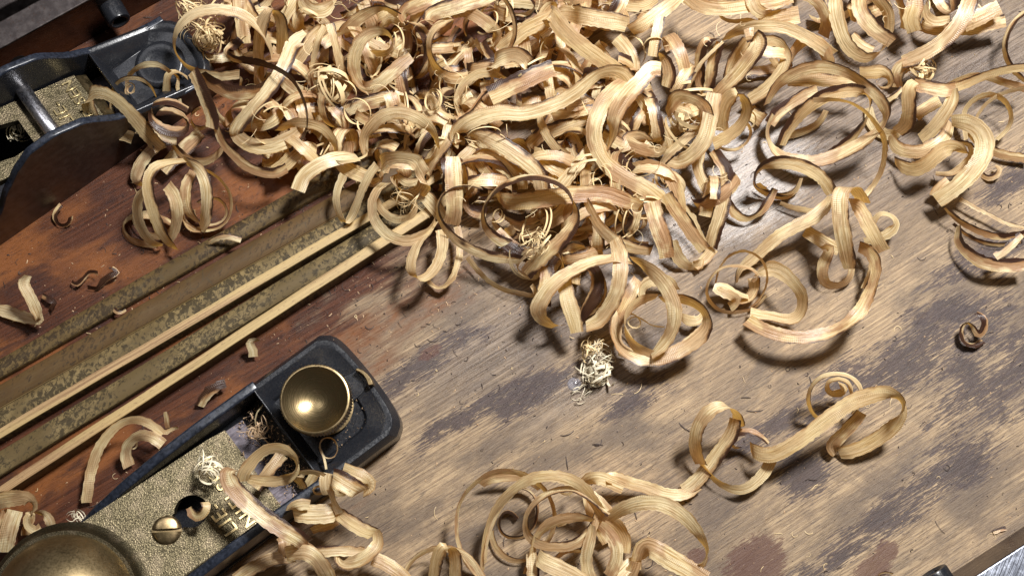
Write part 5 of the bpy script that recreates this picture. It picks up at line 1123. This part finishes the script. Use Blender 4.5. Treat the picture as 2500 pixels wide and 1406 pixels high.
S('broad pearly fold resting on the plane rim, square end', 'G', 7.8, '1310,60,28,30 1370,90,29,5 1480,150,29,0 1600,220,28,0 1660,260,24,30', tint=.25)
S('back leaf of the pearly fold with a split in it', 'G', 6.4, '1440,-30,24,10 1560,20,26,0 1680,80,26,0 1770,150,25,20 1690,250,22,60', tint=.3)
S('tan scoop tucked beneath the pearly fold', 'G', 4.8, '1300,180,20,30 1350,250,18,20 1430,260,18,20 1480,210,20,50', tint=.6)
S('thin cream hook at the plane rim', 'G', 2.2, '1160,180,22,60 1090,190,22,60 1070,240,21,60 1110,280,20,60 1180,270,20,60', tint=.4)
S('wide cream plank of shaving bridging the rim, ends cut square', 'G', 8.0, '830,500,19,30 900,510,20,5 1020,520,20,0 1150,520,20,0 1300,510,20,0 1360,480,18,40', tint=.1)
S('small cream flap over the bridging plank', 'G', 5.0, '790,470,21,60 840,420,23,20 930,400,23,5 1030,410,22,20', tint=.1)
S('tan underside below the bridging plank', 'G', 4.6, '1050,720,10,20 1150,680,11,0 1280,650,12,0 1370,600,12,20', tint=.5)
S('narrow neck twisting down right from the crumpled stem', 'G', 4.2, '1280,230,25,40 1310,330,23,60 1350,430,22,50 1400,510,20,20', tint=.4)
S('split cream limb sloping down to the right of the plane', 'G', 6.2, '1380,480,19,60 1420,540,19,15 1530,620,18,3 1650,690,17,0 1760,740,16,10 1840,740,15,60', tint=.2)
S('pale hook ending in a rounded scoop, right of the plane', 'G', 6.4, '1840,720,16,60 1870,830,16,40 1840,930,17,12 1740,1030,17,5 1620,1100,16,5 1500,1130,14,10 1400,1100,12,30 1400,1040,10,60', tint=.5)
S('cream lath crossing behind the rounded scoop', 'G', 4.8, '1100,990,11,0 1250,970,12,0 1400,965,12,0 1560,975,12,0 1700,980,12,10', tint=.05)
S('banded cream strap leaving the bottom edge right of the plane', 'G', 6.2, '1800,1060,10,0 1930,1110,10,0 2060,1190,10,0 2180,1290,9,0 2280,1400,8,5', tint=.2)
S('tan block fold below the thick tan shaving', 'G', 6.0, '680,780,14,10 740,860,15,0 720,960,14,0 690,1020,12,20', tint=.7)
S('pale sweeping band falling to the bottom edge beside the plane', 'G', 7.2, '740,1010,17,5 860,990,20,3 960,980,22,8 1080,1030,22,8 1160,1130,19,8 1240,1260,14,15 1270,1350,10,20', tint=.3)
S('long tan band leaving the bottom edge left of the sweeping band', 'G', 6.4, '860,1030,8,10 700,1050,8,0 550,1080,8,0 400,1150,8,0 270,1220,7,0 120,1320,6,0', tint=.55)
S('yellowish frayed stub at the bottom edge beside the plane', 'G', 4.4, '1180,1260,8,0 1260,1290,9,0 1310,1340,8,10', tint=.1, frag=.8)
S('small scrap curled into the keyhole of the lever cap', 'H', 3.8, '230,1060,20,40 260,1130,20,10 330,1180,22,5 430,1150,24,5 480,1050,25,10 450,980,24,30', burn=.3, tint=1.0)
S('tan fibre ring lying on the plane toe beside the knob', '3', 1.2, '1500,800,18,40 1490,740,18,40 1460,680,18,60 1470,630,18,60 1530,620,18,60 1565,670,18,60 1550,730,17,60 1490,740,17,60 1470,690,17,60', tint=.7)
S('thin brown fibre bowed beside the knob', '3', 1.0, '1140,440,14,60 1105,480,14,60 1100,560,14,60 1140,620,14,60 1190,670,14,60', tint=.8)
# ---- K / 4 : left of the front plane
S('tan ribbon arching over the lowest bamboo strip, fraying into white', 'K', 3.8, '740,1500,3,20 760,1370,5,10 780,1240,6,10 820,1100,8,10 880,980,10,15 970,870,12,25 1080,800,13,35 1190,790,14,30 1300,830,13,15 1400,910,11,10', tint=.4)
S('split end of the arching ribbon against the plane', 'K', 2.4, '1380,880,9,10 1430,900,9,0 1480,850,10,30 1530,860,10,60', tint=.3, frag=1.0)
S('small upright splinter stub against the plane rail', 'K', 2.0, '1420,720,12,0 1430,780,10,0 1440,860,7,0', tint=.8)
S('cream hook with a tiny scroll, leaning on the plane rail', 'K', 4.6, '1110,1190,3,10 1080,1110,5,15 1090,1020,8,30 1150,950,10,35 1240,920,12,15 1330,950,13,3 1400,1000,12,5', tint=.2)
S('tiny scroll inside the cream hook', 'K', 1.6, '1150,950,9,40 1180,980,8,60 1170,1030,7,60 1145,1030,6,60', tint=.2)
S('cream curl cut by the left edge above the dome', '4', 6.0, '-80,790,6,10 20,760,10,5 130,745,13,8 220,740,15,30 280,780,14,60 275,850,10,100', tint=.1)
S('upright cream bands beside the dome at the left edge', '4', 5.8, '40,1200,6,5 60,1080,9,0 90,960,11,0 130,850,12,10', tint=.1)
S('left edge tan band partly out of frame', '4', 4.6, '20,1180,5,20 0,1060,6,10 20,940,7,10 50,840,8,50', tint=.5)
S('twisted ropey curl between cream bands and dome', '4', 3.8, '210,1060,4,20 230,980,6,20 260,900,8,30 250,860,10,60 220,960,9,40 310,1030,8,20 340,980,7,60', tint=.4, frag=.5)
S('small crinkled hoop right of the ropey curl', '4', 3.4, '310,880,8,60 370,870,10,40 420,930,10,20 430,1000,8,20 400,1050,5,40', tint=.5)
S('bent pale V of shaving lying at the left edge', '2', 4.6, '-60,590,2,5 40,610,3,0 130,640,4,5 200,655,5,10 225,650,8,60 200,590,11,5 170,520,14,0 130,450,16,10 160,405,17,50', tint=.2)
S('curled woody flake on the red bench beside the front plane', '2', 4.4, '1140,1150,2,20 1180,1080,4,5 1230,1040,5,0 1290,1020,4,10', burn=.3, tint=1.0, frag=1.0)
S('little cream cone standing above the knob', '2', 3.4, '1450,870,3,0 1445,820,5,10 1420,790,7,20 1450,770,7,50 1475,780,5,60', tint=.2)
S('small ring of bark below the rear plane side', '1', 2.2, '350,1170,3,20 315,1210,3,30 310,1250,2,40 350,1295,2,50 400,1280,2,40 405,1240,4,40', burn=.2, tint=1.0)
S('cream fibre sheaf fanned over the upper bamboo strips', '2', 2.6, '1200,215,5,20 1240,190,7,10 1310,180,8,5 1380,200,7,0', tint=.4, frag=1.5)
S('dark brown curl of bark, left one of a pair on the red bench', '2', 2.2, '410,440,2,20 440,460,3,10 470,430,3,40 510,380,3,40 560,390,4,30', burn=.5, tint=1.0, frag=.6)
S('bark curl with a pointed tail, right one of the pair on the red bench', '2', 2.6, '500,470,2,50 560,480,2,50 590,430,3,20 640,400,4,10 680,390,3,20 640,360,4,50', burn=.3, tint=1.0, frag=.6)
S('black crumpled bark flake beside the bent pale V', '2', 2.4, '240,520,2,20 280,540,3,0 320,560,3,20 290,600,2,40', burn=1.2, tint=1.0, frag=1.0)
S('dark snippet wedged between the upper bamboo strips', '2', 2.2, '650,590,3,20 680,620,4,0 720,600,3,30', burn=.5, tint=.4, frag=.8)
S('flat seed-like bark chip near the lower right bar', 'C', 2.0, '2310,1120,.6,0 2350,1105,1,0 2390,1095,.8,0', burn=.9, tint=1.0)
S('brown arc of bark at the bottom edge near the right bar', 'C', 1.2, '1610,1380,1,50 1650,1360,1.5,50 1700,1375,1,50', burn=1.0, tint=1.0)
# ------------------------------------------------------------------ shavings deeper in the heap
def inpoly(x, y, P):
    c = False
    for i in range(len(P)):
        x0, y0 = P[i]; x1, y1 = P[i - 1]
        if (y0 > y) != (y1 > y) and x < (x1 - x0) * (y - y0) / (y1 - y0) + x0: c = not c
    return c
rnd = random.Random(5)
CORE = [(540, 10), (900, -60), (1500, -60), (1640, 60), (1600, 300), (1640, 480), (1500, 560), (1300, 560), (1180, 520), (1040, 430), (820, 400), (680, 400), (560, 300)]
FRINGE = [(1600, -60), (2500, -60), (2420, 60), (2150, 60), (1900, 120), (1820, 400), (1700, 560), (1560, 600), (1450, 650), (1300, 700), (1250, 560)]
def helix(px, py, z, r, ax, turns, pitch, ph):
    c = U(px, py, z); a = Vector(ax).normalized()
    u = a.orthogonal().normalized(); v = a.cross(u)
    n = int(turns * 2 * math.pi * r / 1.1) + 4; C = []
    for i in range(n):
        t = i / (n - 1); an = ph + t * turns * 2 * math.pi; rr = r * (1 - .25 * t)
        C.append(c + (u * math.cos(an) + v * math.sin(an)) * rr + a * pitch * (t - .5) * turns)
    lo = min(p.z - 2.0 for p in C)
    if lo < .3: C = [p + Vector((0, 0, .3 - lo)) for p in C]
    W = []
    for i in range(n):
        T = (C[min(n - 1, i + 1)] - C[max(0, i - 1)]).normalized(); W.append((a - T * a.dot(T)).normalized())
    return C, W
k = 0
DEEP = 'half hidden curled shaving deep inside the big heap'
DV = []; DF = []; DU = []; DA = []
while k < 190:
    core = k < 165
    x = rnd.uniform(480, 1800) if core else rnd.uniform(1250, 2500); y = rnd.uniform(-60, 700)
    if not inpoly(x, y, CORE if core else FRINGE): continue
    a = rnd.uniform(0, 2 * math.pi); el = rnd.uniform(-.2, .9)
    r = rnd.uniform(5.0, 11.0); 
    C, Wd = helix(x, y, rnd.uniform(4, 11) if core else rnd.uniform(2, 6), r, (math.cos(a), math.sin(a), el), rnd.uniform(.45, 1.15), rnd.uniform(-6, 6), rnd.uniform(0, 6.28))
    if max(p.z for p in C) > 19: C = [Vector((p.x, p.y, p.z * 19 / max(q.z for q in C))) for p in C]
    C = [Vector((p.x, p.y, max(p.z, 2.6))) for p in C]
    ww = rnd.uniform(2.8, 5.2); at = (float((300 + k) % 97) + .37, rnd.choice((0, .2, .3, .5, .8)), rnd.uniform(.4, 1.1))  # browner tints put the shade of the heap's depth into the colour
    me, org = ribbon_mesh('tmp', C, Wd, ww, 300 + k, rnd.choice((-1, 1)) * rnd.uniform(.01, .045))
    b = len(DV); o3 = org * MM
    DV += [v.co + o3 for v in me.vertices]; DA += [at] * len(me.vertices)
    DF += [tuple(b + q for q in p.vertices) for p in me.polygons]
    DU += [d.uv.copy() for d in me.uv_layers[0].data]
    bpy.data.meshes.remove(me)
    k += 1
me = bpy.data.meshes.new('deep_shavings'); me.from_pydata(DV, [], DF)
uvl = me.uv_layers.new(name='UVMap'); uvl.data.foreach_set('uv', [c for q in DU for c in q])
for i, nm in enumerate(('seed', 'burn', 'tint')):
    at = me.attributes.new(nm, 'FLOAT', 'POINT'); at.data.foreach_set('value', [q[i] for q in DA])
me.polygons.foreach_set('use_smooth', [True] * len(me.polygons))
tag(obj('deep_shavings', me, SHAVG), 'mass of half hidden curled shavings deep inside the big heap', kind='stuff')
WV = []; WF = []
for q in range(95):
    while True:
        x = rnd.uniform(480, 2450); y = rnd.uniform(-60, 760)
        if inpoly(x, y, CORE) or (rnd.random() < .35 and inpoly(x, y, FRINGE)): break
    a = rnd.uniform(0, 6.28); r = rnd.uniform(2.0, 8.0); ww = rnd.uniform(.2, .9)
    C, Wd = helix(x, y, rnd.uniform(8, 22) if inpoly(x, y, CORE) else rnd.uniform(2, 14), r, (math.cos(a), math.sin(a), rnd.uniform(-.2, 1.6)), rnd.uniform(.4, 1.6), rnd.uniform(-3, 3), rnd.uniform(0, 6.28))
    b = len(WV)
    for i, (c, wd) in enumerate(zip(C, Wd)):
        WV.append((c + wd * ww * .5) * MM); WV.append((c - wd * ww * .5) * MM)
        if i: WF.append((b + 2 * i - 2, b + 2 * i - 1, b + 2 * i + 1, b + 2 * i))
me = bpy.data.meshes.new('fine_wisps'); me.from_pydata(WV, [], WF); me.polygons.foreach_set('use_smooth', [True] * len(me.polygons))
tag(obj('fine_wisps', me, CREAMHAIR), 'thin curled wisps of wood scattered through the heap', kind='stuff')
# ------------------------------------------------------------------ tangles of fine fibre: one thing each
def nest(label, px, py, z, rad, n, mat, w=(.25, .7), curl=(.8, 2.6), sq=1.0, seed=0, name='fibre_tangle'):
    w = (w[0] * .45, w[1] * .8); curl = (curl[0], curl[1] * 1.9); n = int(n * .62); rad *= 1.1
    rnd = random.Random(seed + 11); c0 = U(px, py, z); V = []; Fc = []
    for i in range(n):
        p = c0 + Vector((rnd.gauss(0, rad * .45), rnd.gauss(0, rad * .45 * sq), rnd.gauss(0, rad * .25)))
        r = rnd.uniform(*curl); a = Vector((rnd.gauss(0, 1), rnd.gauss(0, 1), rnd.gauss(0, 1.2))).normalized()
        u = a.orthogonal().normalized(); v = a.cross(u); tn = rnd.uniform(.5, 1.8); pitch = rnd.uniform(-1.5, 1.5); ww = rnd.uniform(*w)
        N = int(10 + tn * 14); b = len(V); ph = rnd.uniform(0, 6.28)
        for j in range(N):
            t = j / (N - 1); an = ph + t * tn * 6.28; rr = r * (1 - .35 * t)
            q = p + (u * math.cos(an) + v * math.sin(an)) * rr + a * pitch * t
            q.z = max(q.z, .3 + (0 if z < 5 else 0))
            V.append((q + a * ww * .5) * MM); V.append((q - a * ww * .5) * MM)
            if j: Fc.append((b + 2 * j - 2, b + 2 * j - 1, b + 2 * j + 1, b + 2 * j))
    V = [v - Vector((c0.x, c0.y, 0)) * MM for v in V]
    me = bpy.data.meshes.new('fibre_tangle'); me.from_pydata(V, [], Fc); me.polygons.foreach_set('use_smooth', [True] * len(me.polygons))
    o = obj(name, me, mat, None, Vector((c0.x, c0.y, 0)) * MM)
    return tag(o, label, 'fibre tangle')
nest('ball of fine curly fibres at the top edge above the rear plane toe', 478, 25, 12, 5, 46, CREAMHAIR, seed=1)
nest('wispy cream tangle hanging over the rear plane toe', 505, 90, 12, 5, 60, CREAMHAIR, (.3, 1.3), sq=1.3, seed=2)
nest('cream fibre puff perched on the burnt hoop, lower centre', 1305, 585, 22, 3.3, 46, CREAMHAIR, (.15, .6), (.5, 1.8), seed=3)
nest('white shredded tangle on the bench below the heap', 1462, 900, 4, 4.2, 70, WHITEHAIR, (.3, 1.1), (.6, 2.4), sq=1.2, seed=4)
nest('tan fibre knot hanging above the white shredded tangle', 1440, 850, 8, 2.4, 26, CREAMHAIR, (.3, .9), (.6, 1.8), seed=5)
nest('small string of white fibre trailing on the bench', 1420, 960, 1, 2.8, 16, WHITEHAIR, (.15, .4), (.6, 1.6), seed=6)
nest('white wisp bundle caught on the lever cap lettering', 500, 1140, 20, 3.0, 26, WHITEHAIR, (.4, 1.2), (1.0, 2.4), seed=7)
nest('tiny white tangle by the tip of the front plane rail', 185, 1262, 9, 2.0, 16, WHITEHAIR, (.15, .5), (.6, 1.6), seed=8)
nest('fluffy dust clump in the throat of the front plane', 625, 1050, 14, 3.0, 60, TANHAIR, (.1, .35), (.5, 1.6), seed=9)
nest('white shred lying in the opening of the rear plane', 45, 318, 19, 2.0, 14, WHITEHAIR, (.3, .9), (.8, 2.2), seed=10)
nest('spiral threads in the dark gap left of the centre', 1085, 250, 14, 3.0, 18, CREAMHAIR, (.1, .4), (.5, 1.4), seed=11)
nest('straw coloured rosette of threads near the top left of the heap', 800, 205, 16, 4.4, 36, CREAMHAIR, (.5, 1.8), (1.5, 4.0), seed=12)
nest('cream feathery knot inside the right cluster of curls', 2250, 170, 12, 3.5, 34, CREAMHAIR, (.4, 1.4), (.9, 2.6), seed=13)
nest('straw fibres bunched within the hoop over the bamboo tips', 1000, 485, 12, 3.4, 26, CREAMHAIR, (.15, .5), (1.2, 3.0), seed=14)
nest('fine pale fibres inside the crown curl, right of centre', 1680, 290, 13, 4.0, 30, CREAMHAIR, (.5, 1.8), (1.5, 3.6), seed=15)
# ------------------------------------------------------------------ glue drop
bm = bmesh.new(); p = U(1402, 938)
lathe(bm, [(0, .8), (.9, .72), (1.5, .5), (2.0, .25), (2.2, 0)], n=28)
g = M('clear_glue', 0.06); g.p.inputs['Transmission Weight'].default_value = .75; g.set(col=(.75, .72, .78))
tag(obj('glue_drop', mesh('glue_drop', bm, True), g.m, None, p * MM), 'small clear drop of dried glue on the bench near the white tangle', 'glue drop')
# ------------------------------------------------------------------ dust, crumbs and hairs: stuff
def crumbs(name, n, seed, place, size, mats, elong=1.6):
    rnd = random.Random(seed); V = []; Fc = []; mi = []
    for i in range(n):
        p = place(rnd)
        if p is None: continue
        s = rnd.uniform(*size) * (0.5 if rnd.random() < .6 else 1); a = rnd.uniform(0, 6.28); L = s * rnd.uniform(1, elong)
        e = Vector((math.cos(a), math.sin(a), rnd.uniform(-.3, .3))); f = Vector((-math.sin(a), math.cos(a), rnd.uniform(-.3, .3)))
        b = len(V); m_ = 0 if rnd.random() < .5 else 1
        for sx, sy, sz in ((-1, -.6, 0), (1, -.4, .1), (.7, .6, 0), (-.6, .7, .1), (0, 0, 1.0)):
            V.append((p + e * (sx * L * rnd.uniform(.7, 1.2) / 2) + f * (sy * s * rnd.uniform(.6, 1.2) / 2) + Vector((0, 0, .04 + sz * s * .45))) * MM)
        for t in ((0, 1, 4), (1, 2, 4), (2, 3, 4), (3, 0, 4), (3, 2, 1, 0)): Fc.append(tuple(b + q for q in t)); mi.append(m_)
    me = bpy.data.meshes.new(name); me.from_pydata(V, [], Fc)
    o = obj(name, me, mats); me.polygons.foreach_set('material_index', mi)
    return tag(o, kind='stuff')
def pl_bench(rnd):
    x = rnd.uniform(-20, 2520); y = rnd.uniform(-20, 1430)
    return U(x, y, 0)
tag(crumbs('sawdust_crumbs', 2600, 1, pl_bench, (.15, .8), [CRUMB, CRUMBD]), 'fine light and dark sawdust crumbs scattered over the bench')
def pl_near(rnd):
    i = rnd.random(); x = rnd.gauss(900, 330); y = rnd.gauss(640, 200)
    return U(x, y, 0)
tag(crumbs('bark_dust', 1300, 2, pl_near, (.15, .7), [CRUMBD, CRUMB], 3), 'dark bark dust lying round the bamboo and under the heap')
def pl_toe(rnd):
    s = rnd.uniform(-19, 8); l = rnd.uniform(3, 38)
    c, q = math.cos(FA), math.sin(FA); z = 11.3 if (s < -2 or 13 < l < 32) and s < -12 else 12.7
    if abs(s) < 14 and rnd.random() < .3: return None
    return Vector((FO.x + s * c - l * q, FO.y + s * q + l * c, z))
tag(crumbs('toe_dust', 700, 3, pl_toe, (.12, .45), [CRUMB, CRUMB]), 'tan dust settled on the black toe of the front plane')
def pl_blade(rnd):
    s = -22 - abs(rnd.gauss(0, 9)); l = rnd.uniform(6, 36); 
    if s < -46: return None
    c, q = math.cos(FA), math.sin(FA); z = 9.5 if s > -27 else (5.2 if s > -35 else (6.6 if s > -41 else zc(s)))
    return Vector((FO.x + s * c - l * q, FO.y + s * q + l * c, z + .1))
tag(crumbs('throat_dust', 1100, 4, pl_blade, (.15, .7), [CRUMB, CRUMBD], 3), 'dark and tan dust clogging the throat of the front plane')
def hairs(name, n, seed, place, mat, label, L=(1.5, 7), w=.09):
    rnd = random.Random(seed); V = []; Fc = []
    for i in range(n):
        p = place(rnd); a = rnd.uniform(0, 6.28); k = rnd.gauss(0, .35); ln = rnd.uniform(*L) * rnd.random() ** .5; N = 9; b = len(V)
        ww = w * rnd.uniform(.6, 1.6)
        for j in range(N):
            f = Vector((-math.sin(a), math.cos(a), 0)); h = .08 + .5 * math.sin(j / (N - 1) * 3.14) * rnd.uniform(.6, 1)
            q = Vector((p.x, p.y, p.z + h))
            V.append((q + f * ww) * MM); V.append((q - f * ww) * MM)
            if j: Fc.append((b + 2 * j - 2, b + 2 * j - 1, b + 2 * j + 1, b + 2 * j))
            p = p + Vector((math.cos(a), math.sin(a), 0)) * ln / N; a += k
    me = bpy.data.meshes.new(name); me.from_pydata(V, [], Fc)
    return tag(obj(name, me, mat), label, kind='stuff')
hairs('dark_fibres', 230, 6, pl_bench, DARKHAIR, 'short dark fibres scattered over the bench')
hairs('pale_fibres', 110, 7, pl_bench, CREAMHAIR, 'short pale fibres scattered over the bench', (1.5, 6), .06)
hairs('bark_fibres', 220, 8, pl_near, DARKHAIR, 'dark fibres gathered round the bamboo tips', (1, 5), .08)
def pl_heap(rnd):
    while True:
        x = rnd.uniform(450, 2400); y = rnd.uniform(0, 750)
        if inpoly(x, y, CORE) or inpoly(x, y, FRINGE): return U(x, y, rnd.uniform(12, 26))
hairs('stray_threads', 120, 9, pl_heap, CREAMHAIR, 'stray hair-thin threads standing out of the heap', (3, 12), .05)
